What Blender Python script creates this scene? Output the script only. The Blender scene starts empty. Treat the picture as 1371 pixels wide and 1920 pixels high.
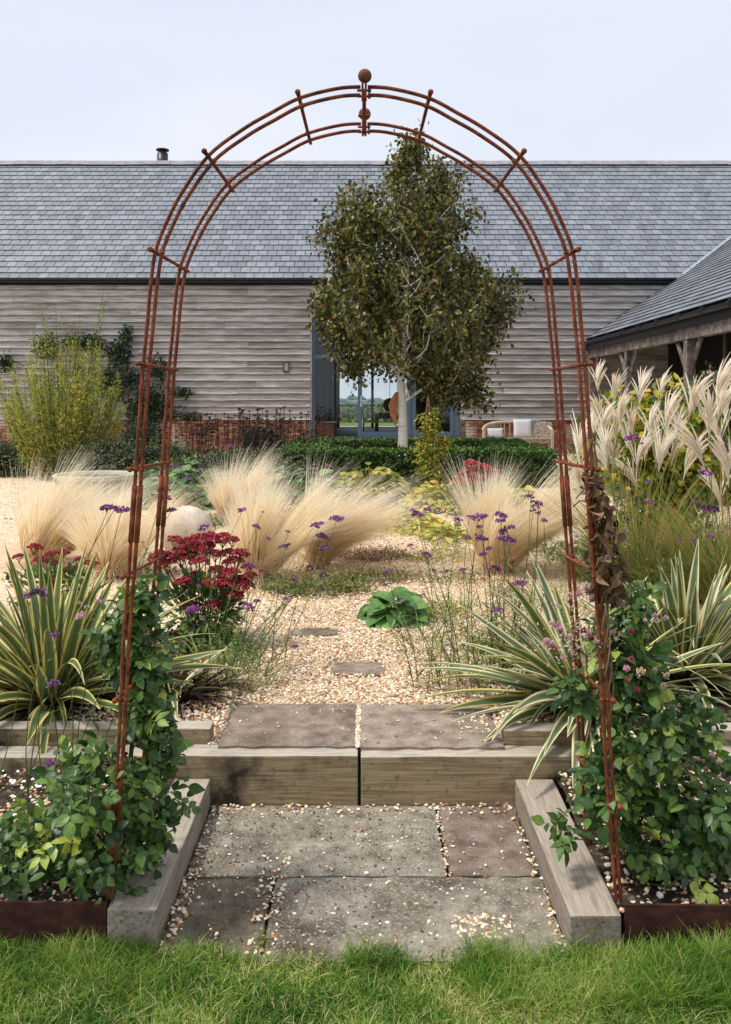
import bpy, bmesh, math, random
import numpy as np
from mathutils import Vector, Matrix, noise as mnoise

random.seed(7)
rng = np.random.default_rng(7)
sc = bpy.context.scene
COL = sc.collection

# ------------------------------------------------------------------ camera
EYE = 1.65
FPX = 1600.0
cam_d = bpy.data.cameras.new("camera")
cam = bpy.data.objects.new("camera", cam_d)
COL.objects.link(cam)
cam.location = (0, 0, EYE)
cam.rotation_euler = (math.radians(90), 0, 0)
cam_d.sensor_fit = 'VERTICAL'
cam_d.sensor_height = 36.0
cam_d.sensor_width = 36.0
cam_d.lens = 30.0
cam_d.shift_y = -205.0 / 1920.0
cam_d.shift_x = 2.5 / 1920.0
cam_d.clip_start = 0.05
cam_d.clip_end = 5000
sc.camera = cam

# ------------------------------------------------------------------ world, sun, exposure
SUN_EL, SUN_AZ = math.radians(60), math.radians(-98)      # azimuth measured from +Y towards +X
world = bpy.data.worlds.new("World")
sc.world = world
world.use_nodes = True
wn, wl = world.node_tree.nodes, world.node_tree.links
wn.clear()
wout = wn.new("ShaderNodeOutputWorld")
wbg = wn.new("ShaderNodeBackground")
sky = wn.new("ShaderNodeTexSky")
sky.sky_type = 'NISHITA'
sky.sun_disc = False
sky.sun_elevation = SUN_EL
sky.sun_rotation = SUN_AZ
sky.air_density = 1.0
sky.dust_density = 3.0
tc = wn.new("ShaderNodeTexCoord")
mp = wn.new("ShaderNodeMapping")
mp.inputs['Scale'].default_value = (1.2, 1.2, 3.0)
cn = wn.new("ShaderNodeTexNoise")
cn.inputs['Scale'].default_value = 1.6
cn.inputs['Detail'].default_value = 4
cr = wn.new("ShaderNodeValToRGB")
cr.color_ramp.elements[0].position = 0.3
cr.color_ramp.elements[1].position = 0.75
cr.color_ramp.elements[0].color = (6.7, 7.35, 8.7, 1)
cr.color_ramp.elements[1].color = (8.5, 8.7, 9.3, 1)
wmix = wn.new("ShaderNodeMixRGB")
wmix.inputs[0].default_value = 0.9
wl.new(tc.outputs['Generated'], mp.inputs['Vector'])
wl.new(mp.outputs[0], cn.inputs['Vector'])
wl.new(cn.outputs[0], cr.inputs[0])
wl.new(sky.outputs[0], wmix.inputs[1])
wl.new(cr.outputs[0], wmix.inputs[2])
wl.new(wmix.outputs[0], wbg.inputs[0])
wbg.inputs[1].default_value = 0.0525
wl.new(wbg.outputs[0], wout.inputs[0])

sun_d = bpy.data.lights.new("sun", 'SUN')
sun_d.energy = 1.5
sun_d.angle = math.radians(10)
sun_d.color = (1.0, 0.95, 0.88)
sun = bpy.data.objects.new("sun", sun_d)
COL.objects.link(sun)
_sd = Vector((math.sin(SUN_AZ) * math.cos(SUN_EL), math.cos(SUN_AZ) * math.cos(SUN_EL), math.sin(SUN_EL)))
sun.rotation_euler = _sd.to_track_quat('Z', 'Y').to_euler()
sun.location = (0, 0, 30)

vs = sc.view_settings
vs.view_transform = 'Standard'
vs.look = 'None'
vs.exposure = 1.14
vs.gamma = 1.0
vs.use_curve_mapping = False
sc.render.engine = 'CYCLES'
sc.cycles.max_bounces = 8
sc.cycles.transparent_max_bounces = 12

# ------------------------------------------------------------------ helpers
def P(px, py, Y):
    return np.array([(px - 683.0) / FPX * Y, Y, EYE - (py - 755.0) / FPX * Y])

def gz(Y):
    t = min(max((Y - 5.0) / 15.0, 0.0), 1.0)
    return 0.2 + 0.12 * t

def G(px, py):
    """point of the upper garden ground seen at a photo position"""
    Y = 6.0
    for _ in range(30):
        Y = FPX * (EYE - gz(Y)) / (py - 755.0)
    return np.array([(px - 683.0) / FPX * Y, Y, gz(Y)])

def lin(c):
    out = []
    for v in c[:3]:
        v = v / 255.0
        out.append(v / 12.92 if v <= 0.04045 else ((v + 0.055) / 1.055) ** 2.4)
    return (*out, 1.0)

class Geo:
    """collects arrays of vertices and faces; becomes one mesh"""
    def __init__(s):
        s.V, s.F, s.R, s.n = [], [], [], 0
    def add(s, V, F, R=None):
        V = np.asarray(V, dtype=np.float32).reshape(-1, 3)
        F = np.asarray(F, dtype=np.int64)
        if R is None:
            R = random.random()
        R = np.broadcast_to(np.asarray(R, dtype=np.float32), (len(V),))
        s.V.append(V); s.F.append(F + s.n); s.R.append(R); s.n += len(V)
        return s
    def mesh(s, name, mat, smooth=False):
        me = bpy.data.meshes.new(name)
        V = np.concatenate(s.V)
        R = np.concatenate(s.R)
        me.vertices.add(len(V))
        me.vertices.foreach_set('co', V.ravel())
        loops = np.concatenate([f.ravel() for f in s.F]).astype(np.int32)
        counts = np.concatenate([np.full(len(f), f.shape[1]) for f in s.F]).astype(np.int32)
        me.loops.add(len(loops))
        me.loops.foreach_set('vertex_index', loops)
        me.polygons.add(len(counts))
        st = np.zeros(len(counts), dtype=np.int32)
        st[1:] = np.cumsum(counts)[:-1]
        me.polygons.foreach_set('loop_start', st)
        me.polygons.foreach_set('use_smooth', np.full(len(counts), smooth))
        at = me.attributes.new('rnd', 'FLOAT', 'POINT')
        at.data.foreach_set('value', R.astype(np.float32))
        me.update(calc_edges=True)
        me.validate()
        if mat is not None:
            me.materials.append(mat)
        return me
    def obj(s, name, mat, parent=None, smooth=False):
        return link(name, s.mesh(name, mat, smooth), parent)

def link(name, me, parent=None):
    o = bpy.data.objects.new(name, me)
    COL.objects.link(o)
    if parent is not None:
        o.parent = parent
        o.matrix_parent_inverse = Matrix.Translation(-Vector(parent.location))   # parts are built in world coordinates
    return o

def thing(name, label, cat, loc=(0, 0, 0), group=None):
    o = bpy.data.objects.new(name, None)
    COL.objects.link(o)
    o.empty_display_size = 0.1
    o.location = tuple(float(v) for v in loc)
    o['label'] = label
    o['category'] = cat
    if group:
        o['group'] = group
    return o

def tag(o, label=None, cat=None, group=None, kind=None):
    if label: o['label'] = label
    if cat: o['category'] = cat
    if group: o['group'] = group
    if kind: o['kind'] = kind
    return o

def box(x0, x1, y0, y1, z0, z1):
    V = [(x, y, z) for x in (x0, x1) for y in (y0, y1) for z in (z0, z1)]
    F = [(0, 1, 3, 2), (4, 6, 7, 5), (0, 4, 5, 1), (2, 3, 7, 6), (0, 2, 6, 4), (1, 5, 7, 3)]
    return np.array(V, dtype=float), np.array(F)

def nrm(a):
    return a / np.maximum(np.linalg.norm(a, axis=-1, keepdims=True), 1e-9)

def tube(pts, rad, n=8, cap=True):
    pts = np.asarray(pts, dtype=float)
    m = len(pts)
    rad = np.broadcast_to(np.asarray(rad, dtype=float), (m,))
    T = nrm(np.gradient(pts, axis=0))
    up = np.array([0, 0, 1.0]) if abs(T[0][2]) < 0.9 else np.array([1.0, 0, 0])
    Vs = []
    a = np.linspace(0, 2 * math.pi, n, endpoint=False)
    u = nrm(np.cross(up, T[0]))
    for i in range(m):
        u = nrm(u - T[i] * np.dot(u, T[i]))
        w = np.cross(T[i], u)
        Vs.append(pts[i] + rad[i] * (np.cos(a)[:, None] * u + np.sin(a)[:, None] * w))
    V = np.concatenate(Vs)
    F = []
    for i in range(m - 1):
        for j in range(n):
            k = (j + 1) % n
            F.append((i * n + j, i * n + k, (i + 1) * n + k, (i + 1) * n + j))
    F = np.array(F)
    return V, F, n, m

def add_tube(g, pts, rad, n=8, R=None, cap=True):
    V, F, n_, m = tube(pts, rad, n)
    R = random.random() if R is None else R
    g.add(V, F, R)
    if cap:
        off = g.n - len(V)
        for base in (0, (m - 1) * n_):
            idx = [off + base + j for j in range(n_)]
            if base == 0: idx = idx[::-1]
            g.F.append(np.array([idx]))
    return g

def ico(sub=1):
    bm = bmesh.new()
    bmesh.ops.create_icosphere(bm, subdivisions=sub, radius=1.0)
    V = np.array([v.co[:] for v in bm.verts])
    F = np.array([[v.index for v in f.verts] for f in bm.faces])
    bm.free()
    return V, F
ICO1, ICO2, ICO3 = ico(1), ico(2), ico(3)
OCT = (np.array([(1, 0, 0), (-1, 0, 0), (0, 1, 0), (0, -1, 0), (0, 0, 1), (0, 0, -1)], dtype=float),
       np.array([(0, 2, 4), (2, 1, 4), (1, 3, 4), (3, 0, 4), (2, 0, 5), (1, 2, 5), (3, 1, 5), (0, 3, 5)]))

def scatter(g, T, pos, ydir, zhint, scale, R=None):
    """copies of template T=(V,F), its +Y along ydir, +Z near zhint"""
    V, F = T
    pos = np.asarray(pos, dtype=float); N = len(pos)
    if N == 0: return
    y = nrm(np.asarray(ydir, dtype=float))
    x = nrm(np.cross(y, np.asarray(zhint, dtype=float)))
    z = np.cross(x, y)
    sc_ = np.asarray(scale, dtype=float)
    if sc_.ndim == 0: sc_ = np.full((N, 3), float(sc_))
    elif sc_.ndim == 1: sc_ = np.repeat(sc_[:, None], 3, axis=1)
    L = V[None, :, :] * sc_[:, None, :]
    W = pos[:, None, :] + L[..., 0:1] * x[:, None, :] + L[..., 1:2] * y[:, None, :] + L[..., 2:3] * z[:, None, :]
    FF = F[None] + (np.arange(N) * len(V))[:, None, None]
    if R is None: R = rng.random(N)
    g.add(W.reshape(-1, 3), FF.reshape(-1, F.shape[1]), np.repeat(R, len(V)))

def leaf_t(segs=3, w=0.5, fold=0.25, curl=0.15, p=0.8, tip=1.0, serr=0.0):
    """a leaf along +Y, unit length, folded on its midrib"""
    V, F = [], []
    for i in range(segs + 1):
        t = i / segs
        ww = 0.5 * w * math.sin(math.pi * min(1, t ** p)) ** tip
        if i in (0, segs): ww = 0.5 * w * 0.05
        if serr and i % 2: ww *= 1 + serr
        z = -curl * t * t
        V += [(-ww, t, z + fold * ww), (0, t, z), (ww, t, z + fold * ww)]
    for i in range(segs):
        a = i * 3
        F += [(a, a + 1, a + 4, a + 3), (a + 1, a + 2, a + 5, a + 4)]
    return np.array(V), np.array(F)

def blades(g, base, d0, bend, L, w, segs=5, R=None, pw=1.0, wdir=None, tipr=0.0):
    N = len(base)
    t = np.linspace(0, 1, segs + 1)
    c = base[:, None, :] + L[:, None, None] * (d0[:, None, :] * t[None, :, None] + bend[:, None, :] * (t ** 2)[None, :, None])
    if wdir is None:
        a = rng.random(N) * 2 * math.pi
        wdir = np.stack([np.cos(a), np.sin(a), np.zeros(N)], 1)
    ww = (0.5 * np.asarray(w) * np.ones(N))[:, None] * np.maximum(1 - t[None, :] ** 2 * 0.93, 0.05) ** pw
    l = c - wdir[:, None, :] * ww[..., None]
    r = c + wdir[:, None, :] * ww[..., None]
    V = np.stack([l, r], 2).reshape(-1, 3)
    F = []
    for i in range(segs):
        F.append((2 * i, 2 * i + 1, 2 * i + 3, 2 * i + 2))
    F = np.array(F)[None] + (np.arange(N) * 2 * (segs + 1))[:, None, None]
    if R is None: R = rng.random(N)
    RR_ = np.repeat(R[:, None] * (1 - tipr) + tipr * (t[None, :] ** .8) * np.ones((N, 1)), 2, axis=1)
    g.add(V, F.reshape(-1, 4), np.clip(RR_, 0, 1).reshape(-1))

def rdir(n):
    return nrm(rng.normal(size=(n, 3)))

def nz(p, s=1.0, seed=0.0):
    return mnoise.noise(Vector((p[0] * s + seed, p[1] * s + seed * 1.7, p[2] * s - seed)))

def blob_points(n, blobs, shell=0.45, rough=0.3, fr=1.6, seed=0.0):
    """points in a union of ellipsoids (c, r), nearer to the surface; returns points and outward directions"""
    vols = np.array([b[1][0] * b[1][1] * b[1][2] for b in blobs]) ** 0.67
    pick = rng.choice(len(blobs), size=n, p=vols / vols.sum())
    C = np.array([b[0] for b in blobs])[pick]
    S = np.array([b[1] for b in blobs])[pick]
    d = rdir(n)
    r = 1 - shell * rng.random(n) ** 1.3
    k = np.array([1 + rough * 1.6 * nz(dd * fr + i * 3.1, 1.0, seed) for dd, i in zip(d, pick)])
    return C + d * S * (r * k)[:, None], nrm(d / S)

def grow(seeds, att, rmin=0.004, ex=0.45, step=0.15, up=0.35, wob=0.12):
    """branch network joining attractor points to a chain of seed points; returns nodes, parent, radius, root-branch id"""
    nodes = [np.array(s, dtype=float) for s in seeds]
    par = [-1] + list(range(len(seeds) - 1))
    bid = [-1] * len(seeds)
    order = np.argsort([min(np.linalg.norm(a - s) for s in nodes) for a in att])
    nb = 0
    for ai in order:
        a = np.asarray(att[ai], dtype=float)
        N = np.array(nodes)
        d = N - a
        dist = np.linalg.norm(d, axis=1)
        cost = dist + np.maximum(0, d[:, 2] + up * dist) * 2.0
        k = int(np.argmin(cost))
        m = max(1, int(dist[k] / step))
        b = bid[k]
        if b < 0:
            b = nb; nb += 1
        p0 = nodes[k]
        off = rng.normal(size=3) * dist[k] * wob
        cur = k
        for j in range(1, m + 1):
            t = j / m
            q = p0 + (a - p0) * t + off * math.sin(math.pi * t) - np.array([0, 0, 1]) * dist[k] * 0.12 * math.sin(math.pi * t)
            nodes.append(q); par.append(cur); bid.append(b)
            cur = len(nodes) - 1
    cnt = np.zeros(len(nodes))
    ch = np.zeros(len(nodes), dtype=int)
    for i in range(len(nodes) - 1, -1, -1):
        if ch[i] == 0: cnt[i] += 1
        if par[i] >= 0:
            cnt[par[i]] += cnt[i]; ch[par[i]] += 1
    return np.array(nodes), np.array(par), rmin * cnt ** ex, np.array(bid)

def branch_geo(net, which=None, n=5, rmaxseed=None):
    nodes, par, rad, bid = net
    g = Geo()
    for i in range(len(nodes)):
        p = par[i]
        if p < 0 or (which is not None and bid[i] != which): continue
        r0 = min(rad[p], rad[i] * 1.35)
        a, b = nodes[p], nodes[i]
        d = b - a
        if np.linalg.norm(d) < 1e-4: continue
        V, F, _, _ = tube([a - d * 0.04, b + d * 0.04], [r0, rad[i]], n)
        g.add(V, F, random.random())
    return g

def pieces(name, geos, mat, parent, limit=300, smooth=False, order=None, rest=None):
    """each Geo becomes a part of its own; those past the limit are joined into one stuff part"""
    idx = list(range(len(geos)))
    if order is not None:
        idx.sort(key=lambda i: order[i])
    for i in idx[:limit]:
        geos[i].obj(name, mat, parent, smooth)
    if len(idx) > limit:
        g = Geo()
        for i in idx[limit:]:
            s = geos[i]
            off = g.n
            for V, R in zip(s.V, s.R):
                g.V.append(V); g.R.append(R)
            for F in s.F: g.F.append(F + off)
            g.n += s.n
        o = g.obj(rest or (name + 's'), mat, parent, smooth)
        o['kind'] = 'stuff'

# ------------------------------------------------------------------ materials
def M(name, cols, src='noise', scale=5.0, stretch=(1, 1, 1), rough=0.8, bump=0.0, bscale=40.0, bstretch=None, transl=0.0,
      vary=0.0, spec=0.3, pos=None, detail=5.0, metal=0.0, grime=None, gscale=2.0, gpos=(0.45, 0.7), gstretch=(1, 1, 1), coord='Object', offobj=False, topcol=None,
      speck=None, sscale=60.0, spos=(0.62, 0.7), vscale=30.0):
    m = bpy.data.materials.new(name)
    m.use_nodes = True
    n, l = m.node_tree.nodes, m.node_tree.links
    n.clear()
    out = n.new('ShaderNodeOutputMaterial')
    bs = n.new('ShaderNodeBsdfPrincipled')
    bs.inputs['Roughness'].default_value = rough
    bs.inputs['Specular IOR Level'].default_value = spec
    bs.inputs['Metallic'].default_value = metal
    t = n.new('ShaderNodeTexCoord')
    oi = n.new('ShaderNodeObjectInfo')
    def vec(st):
        mp = n.new('ShaderNodeMapping')
        mp.inputs['Scale'].default_value = st
        if offobj:
            ad = n.new('ShaderNodeVectorMath'); ad.operation = 'SCALE'
            cb = n.new('ShaderNodeCombineXYZ')
            l.new(oi.outputs['Random'], cb.inputs[0]); l.new(oi.outputs['Random'], cb.inputs[1]); l.new(oi.outputs['Random'], cb.inputs[2])
            ad.inputs['Scale'].default_value = 37.0
            l.new(cb.outputs[0], ad.inputs[0])
            a2 = n.new('ShaderNodeVectorMath'); a2.operation = 'ADD'
            l.new(t.outputs[coord], a2.inputs[0]); l.new(ad.outputs[0], a2.inputs[1])
            l.new(a2.outputs[0], mp.inputs['Vector'])
        else:
            l.new(t.outputs[coord], mp.inputs['Vector'])
        return mp.outputs[0]
    def noi(sc_, st, de=detail):
        x = n.new('ShaderNodeTexNoise')
        x.inputs['Scale'].default_value = sc_; x.inputs['Detail'].default_value = de
        x.inputs['Roughness'].default_value = 0.6
        l.new(vec(st), x.inputs['Vector'])
        return x.outputs[0]
    def ramp(fac, cs, ps):
        r = n.new('ShaderNodeValToRGB')
        e = r.color_ramp.elements
        while len(e) < len(cs): e.new(0.5)
        for i, (c, p) in enumerate(zip(cs, ps)):
            e[i].position = p
            e[i].color = c if len(c) == 4 else lin(c)
        l.new(fac, r.inputs[0])
        return r.outputs[0]
    def mix(f, a, b, mode='MIX'):
        x = n.new('ShaderNodeMixRGB'); x.blend_type = mode
        if isinstance(f, float): x.inputs[0].default_value = f
        else: l.new(f, x.inputs[0])
        l.new(a, x.inputs[1])
        if isinstance(b, tuple): x.inputs[2].default_value = b
        else: l.new(b, x.inputs[2])
        return x.outputs[0]
    k = len(cols)
    if pos is None:
        pos = [i / (k - 1) for i in range(k)] if src != 'noise' else [0.3 + 0.4 * i / (k - 1) for i in range(k)]
    if src == 'attr':
        at = n.new('ShaderNodeAttribute'); at.attribute_name = 'rnd'
        fac = at.outputs['Fac']
    elif src == 'obj':
        fac = oi.outputs['Random']
    else:
        fac = noi(scale, stretch)
    c = ramp(fac, cols, pos)
    if vary:
        c = mix(vary, c, ramp(noi(vscale, (1, 1, 1), 3), [(0, 0, 0, 1), (1, 1, 1, 1)], [0.3, 0.7]), 'SOFT_LIGHT')
    if offobj and src == 'noise':
        c = mix(0.55, c, ramp(oi.outputs['Random'], [(0.2, 0.2, 0.2, 1), (0.8, 0.78, 0.74, 1)], [0, 1]), 'SOFT_LIGHT')
    if grime:
        gf = ramp(noi(gscale, gstretch, 6), [(0, 0, 0, 1), (1, 1, 1, 1)], list(gpos))
        c = mix(gf, c, lin(grime))
    if speck:
        sf = ramp(noi(sscale, (1, 1, 1), 2), [(0, 0, 0, 1), (1, 1, 1, 1)], list(spos))
        c = mix(sf, c, lin(speck))
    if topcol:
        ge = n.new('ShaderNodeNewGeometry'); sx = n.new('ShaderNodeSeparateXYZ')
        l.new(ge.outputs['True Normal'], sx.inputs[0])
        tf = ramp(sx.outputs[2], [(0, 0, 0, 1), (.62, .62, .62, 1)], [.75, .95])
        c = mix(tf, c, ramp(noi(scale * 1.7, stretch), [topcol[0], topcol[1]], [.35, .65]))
    l.new(c, bs.inputs['Base Color'])
    if bump:
        b = n.new('ShaderNodeBump')
        b.inputs['Strength'].default_value = min(1.0, bump)
        b.inputs['Distance'].default_value = 0.01
        l.new(noi(bscale, bstretch or (1, 1, 1), 6), b.inputs['Height'])
        l.new(b.outputs[0], bs.inputs['Normal'])
    sh = bs.outputs[0]
    if transl:
        tr = n.new('ShaderNodeBsdfTranslucent')
        l.new(c, tr.inputs[0])
        ms = n.new('ShaderNodeMixShader'); ms.inputs[0].default_value = transl
        l.new(sh, ms.inputs[1]); l.new(tr.outputs[0], ms.inputs[2])
        sh = ms.outputs[0]
    l.new(sh, out.inputs[0])
    return m

def glass_mat():
    m = bpy.data.materials.new('window_glass'); m.use_nodes = True
    n, l = m.node_tree.nodes, m.node_tree.links; n.clear()
    out = n.new('ShaderNodeOutputMaterial')
    tr = n.new('ShaderNodeBsdfTransparent'); tr.inputs[0].default_value = (0.86, 0.9, 0.9, 1)
    gl = n.new('ShaderNodeBsdfGlossy'); gl.inputs['Roughness'].default_value = 0.02
    fr = n.new('ShaderNodeFresnel'); fr.inputs[0].default_value = 1.5
    ms = n.new('ShaderNodeMixShader')
    l.new(fr.outputs[0], ms.inputs[0]); l.new(tr.outputs[0], ms.inputs[1]); l.new(gl.outputs[0], ms.inputs[2])
    l.new(ms.outputs[0], out.inputs[0])
    return m

MAT = {}
MAT['rust'] = M('rusty_steel', [(78, 34, 22), (124, 58, 36), (152, 80, 50), (100, 46, 30)], scale=38, rough=0.85, bump=0.35, bscale=220, pos=[0.25, 0.45, 0.62, 0.8], grime=(60, 34, 28), gscale=9, gpos=(0.5, 0.75))
MAT['rust_ball'] = M('rusty_cast_ball', [(92, 52, 40), (126, 78, 60), (142, 96, 78)], scale=22, rough=0.8, bump=0.2, bscale=160)
MAT['edging'] = M('corten_edging', [(40, 22, 18), (66, 36, 28), (84, 48, 36)], scale=16, rough=0.8, bump=0.3, bscale=120, stretch=(1, 1, 2.2))
MAT['board'] = M('weathered_board', [(126, 117, 113), (170, 162, 158), (200, 194, 191), (228, 224, 222)], scale=2.0, stretch=(1.0, 1, 14), rough=0.85, bump=0.3, bscale=9, bstretch=(1.2, 1, 30), pos=[0.25, 0.42, 0.58, 0.82], offobj=True, speck=(84, 72, 66), sscale=22, spos=(0.70, 0.75), detail=8, grime=(128, 114, 106), gscale=1.0, gpos=(.5,.75), gstretch=(.6,1,3))
MAT['board_dark'] = M('porch_oak', [(84, 76, 74), (122, 112, 108), (156, 146, 142)], scale=3, stretch=(3, 3, 3), rough=0.85, bump=0.4, bscale=22, offobj=True, grime=(70, 62, 60), gscale=3)
MAT['slate'] = M('roof_slate', [(114, 119, 127), (126, 132, 140), (138, 143, 151)], src='attr', rough=0.55, spec=0.45, bump=0.25, bscale=26, grime=(70, 72, 76), gscale=1.0, gpos=(0.60, 0.82), gstretch=(3.0, 1, 1), vary=0.3, vscale=14, speck=(150,140,104), sscale=5, spos=(.74,.78))
MAT['slate_wing'] = M('porch_roof_slate', [(98, 102, 110), (116, 120, 128), (134, 138, 146)], src='attr', rough=0.5, spec=0.5, bump=0.25, bscale=26, grime=(64, 68, 70), gscale=1.2, gpos=(0.55, 0.85), vary=0.35)
MAT['ridge'] = M('ridge_tile', [(132, 130, 136), (150, 148, 154), (164, 160, 166)], scale=3, rough=0.8, bump=0.2, grime=(118, 112, 84), gscale=5, gpos=(0.6, 0.8))
MAT['black_metal'] = M('black_gutter', [(26, 29, 36), (36, 40, 48)], scale=3, rough=0.45, spec=0.5)
MAT['lead'] = M('lead_flashing', [(150, 158, 170), (176, 182, 192)], scale=4, rough=0.6)
MAT['mortar'] = M('lime_mortar', [(150, 134, 122), (186, 174, 164)], scale=9, rough=0.95, bump=0.4, bscale=60)
MAT['brick'] = M('red_brick', [(104, 74, 64), (146, 94, 78), (164, 110, 92), (184, 140, 122)], src='attr', rough=0.9, bump=0.4, bscale=90, vary=0.4, vscale=40, grime=(206, 196, 186), gscale=1.3, gpos=(0.52, 0.66))
MAT['door_blue'] = M('blue_grey_paint', [(74, 96, 118), (86, 108, 130)], scale=3, rough=0.45, spec=0.45)
MAT['glass'] = glass_mat()
MAT['inside_dark'] = M('dark_interior_wall', [(64, 64, 66), (78, 77, 78)], scale=2, rough=0.9)
MAT['inside_floor'] = M('interior_floor', [(100, 96, 92), (120, 114, 108)], scale=3, rough=0.6)
MAT['oak'] = M('brown_table_wood', [(70, 44, 32), (104, 68, 48)], scale=4, stretch=(1, 8, 8), rough=0.6)
MAT['black'] = M('matt_black', [(16, 16, 18), (24, 24, 26)], scale=5, rough=0.6)
MAT['white_steel'] = M('brushed_steel', [(196, 198, 202), (214, 216, 220)], scale=5, rough=0.35, metal=0.5)
MAT['lamp_grey'] = M('grey_lamp_body', [(62, 64, 66), (90, 92, 94)], scale=12, rough=0.5)
MAT['lamp_glass'] = M('frosted_lamp_glass', [(150, 152, 152), (176, 178, 178)], scale=12, rough=0.3)
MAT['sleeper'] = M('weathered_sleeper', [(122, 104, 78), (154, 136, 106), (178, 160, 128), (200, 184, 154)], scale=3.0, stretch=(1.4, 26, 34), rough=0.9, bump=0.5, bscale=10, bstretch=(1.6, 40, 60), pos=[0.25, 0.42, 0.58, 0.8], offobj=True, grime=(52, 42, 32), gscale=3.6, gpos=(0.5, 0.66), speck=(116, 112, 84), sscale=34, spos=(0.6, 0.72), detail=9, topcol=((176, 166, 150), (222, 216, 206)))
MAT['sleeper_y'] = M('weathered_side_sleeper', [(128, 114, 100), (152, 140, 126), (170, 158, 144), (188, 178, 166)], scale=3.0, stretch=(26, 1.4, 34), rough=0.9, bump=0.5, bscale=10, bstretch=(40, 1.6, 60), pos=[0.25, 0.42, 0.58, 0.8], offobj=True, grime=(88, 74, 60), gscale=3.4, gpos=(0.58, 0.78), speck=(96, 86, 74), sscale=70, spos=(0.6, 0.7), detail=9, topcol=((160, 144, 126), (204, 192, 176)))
MAT['slab_grey'] = M('grey_sandstone', [(96, 88, 76), (128, 120, 106), (150, 142, 128), (176, 168, 154)], scale=14, rough=0.95, spec=.1, bump=1.0, bscale=90, pos=[0.28, 0.43, 0.57, 0.75], grime=(84, 72, 60), gscale=2.6, gpos=(0.5, 0.72), speck=(190, 184, 170), sscale=110, spos=(0.56, 0.7), offobj=True, detail=10)
MAT['slab_dark'] = M('dark_stained_sandstone', [(104, 94, 80), (132, 122, 106), (156, 146, 130)], scale=14, rough=0.95, spec=.1, bump=1.0, bscale=90, grime=(86, 74, 62), gscale=3.4, gpos=(0.46, 0.7), speck=(156, 150, 140), sscale=80, spos=(0.63, 0.72), offobj=True, detail=10)
MAT['slab_plum'] = M('plum_sandstone', [(106, 92, 80), (134, 118, 106), (154, 140, 126), (174, 162, 148)], scale=13, rough=0.95, spec=.1, bump=1.0, bscale=90, pos=[0.28, 0.43, 0.57, 0.75], grime=(104, 90, 78), gscale=3, gpos=(0.52, 0.74), speck=(176, 164, 154), sscale=90, spos=(0.62, 0.72), offobj=True, detail=10)
MAT['pebble'] = M('flint_pebble', [(112, 80, 54), (196, 146, 96), (230, 206, 168), (242, 228, 200), (250, 244, 232), (214, 170, 122), (138, 118, 100)], src='attr', pos=[0, 0.1, 0.3, 0.55, 0.75, 0.9, 1.0], rough=0.75, vary=0.3, vscale=150)
MAT['gravel_base'] = M('gravel_bed', [(124, 98, 70), (200, 170, 132), (230, 210, 178), (244, 232, 212)], scale=55, rough=0.95, bump=1.0, bscale=70, pos=[0.3, 0.42, 0.54, 0.68], detail=3, grime=(170, 138, 104), gscale=0.8, gpos=(0.55, 0.8))
MAT['soil'] = M('bed_soil', [(38, 30, 24), (62, 50, 40), (92, 78, 64)], scale=26, rough=0.98, bump=1.0, bscale=60, speck=(150, 130, 108), sscale=40, spos=(0.6, 0.68))
MAT['lawn'] = M('lawn_ground', [(52, 64, 28), (76, 88, 38), (100, 106, 54)], scale=18, rough=0.95, bump=0.8, bscale=60)
MAT['field'] = M('field_grass', [(78, 100, 52), (104, 126, 68), (120, 138, 82)], scale=0.06, rough=0.95, grime=(120, 124, 80), gscale=0.3, gpos=(0.55, 0.8))
MAT['grass'] = M('grass_blade', [(58, 96, 28), (90, 132, 38), (126, 160, 54), (164, 184, 84), (208, 196, 136)], src='attr', pos=[0, 0.3, 0.65, 0.9, 1.0], rough=0.55, transl=0.3, spec=0.35)
MAT['dry_grass'] = M('feather_grass_straw', [(170, 126, 76), (222, 188, 136), (246, 228, 192), (255, 252, 240)], src='attr', pos=[0, 0.18, 0.5, 1], rough=0.7, transl=0.5)
MAT['misc_leaf'] = M('miscanthus_blade', [(92, 118, 56), (132, 148, 74), (178, 168, 92), (196, 142, 80)], src='attr', rough=0.6, transl=0.3)
MAT['green_grass'] = M('tufted_green_grass', [(74, 98, 44), (106, 130, 62), (144, 154, 84), (176, 168, 108)], src='attr', rough=0.6, transl=0.3)
MAT['plume'] = M('silvery_plume', [(236, 214, 186), (252, 242, 226), (255, 251, 242)], src='attr', rough=0.9, transl=0.5)
MAT['plume_core'] = M('plume_stalk', [(170, 120, 88), (206, 164, 128)], src='attr', rough=0.8)
MAT['stem'] = M('green_stem', [(52, 74, 40), (84, 104, 56)], src='attr', rough=0.7)
MAT['stem_brown'] = M('brown_stem', [(58, 42, 32), (90, 68, 50)], src='attr', rough=0.8)
MAT['birch_bark'] = M('birch_bark', [(214, 200, 184), (238, 230, 218), (248, 243, 235)], scale=4, stretch=(1, 1, 5), rough=0.75, bump=0.3, bscale=30, bstretch=(1, 1, 6), grime=(176, 128, 92), gscale=4, gpos=(0.62, 0.76))
MAT['bark_flap'] = M('peeling_bark', [(176, 112, 66), (206, 146, 96)], scale=8, rough=0.8, transl=0.2)
MAT['birch_leaf'] = M('birch_leaf', [(44, 49, 22), (76, 80, 32), (110, 110, 48), (152, 142, 76), (148, 96, 54)], src='attr', pos=[0, 0.35, 0.7, 0.92, 1], rough=0.42, spec=0.45, transl=0.18)
MAT['box_leaf'] = M('box_leaf', [(34, 56, 22), (58, 88, 34), (92, 124, 50), (132, 158, 78)], src='attr', pos=[0, 0.5, 0.85, 1], rough=0.45, transl=0.15)
MAT['box_core'] = M('box_hedge_core', [(14, 22, 10), (26, 38, 16)], scale=20, rough=0.95)
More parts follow.
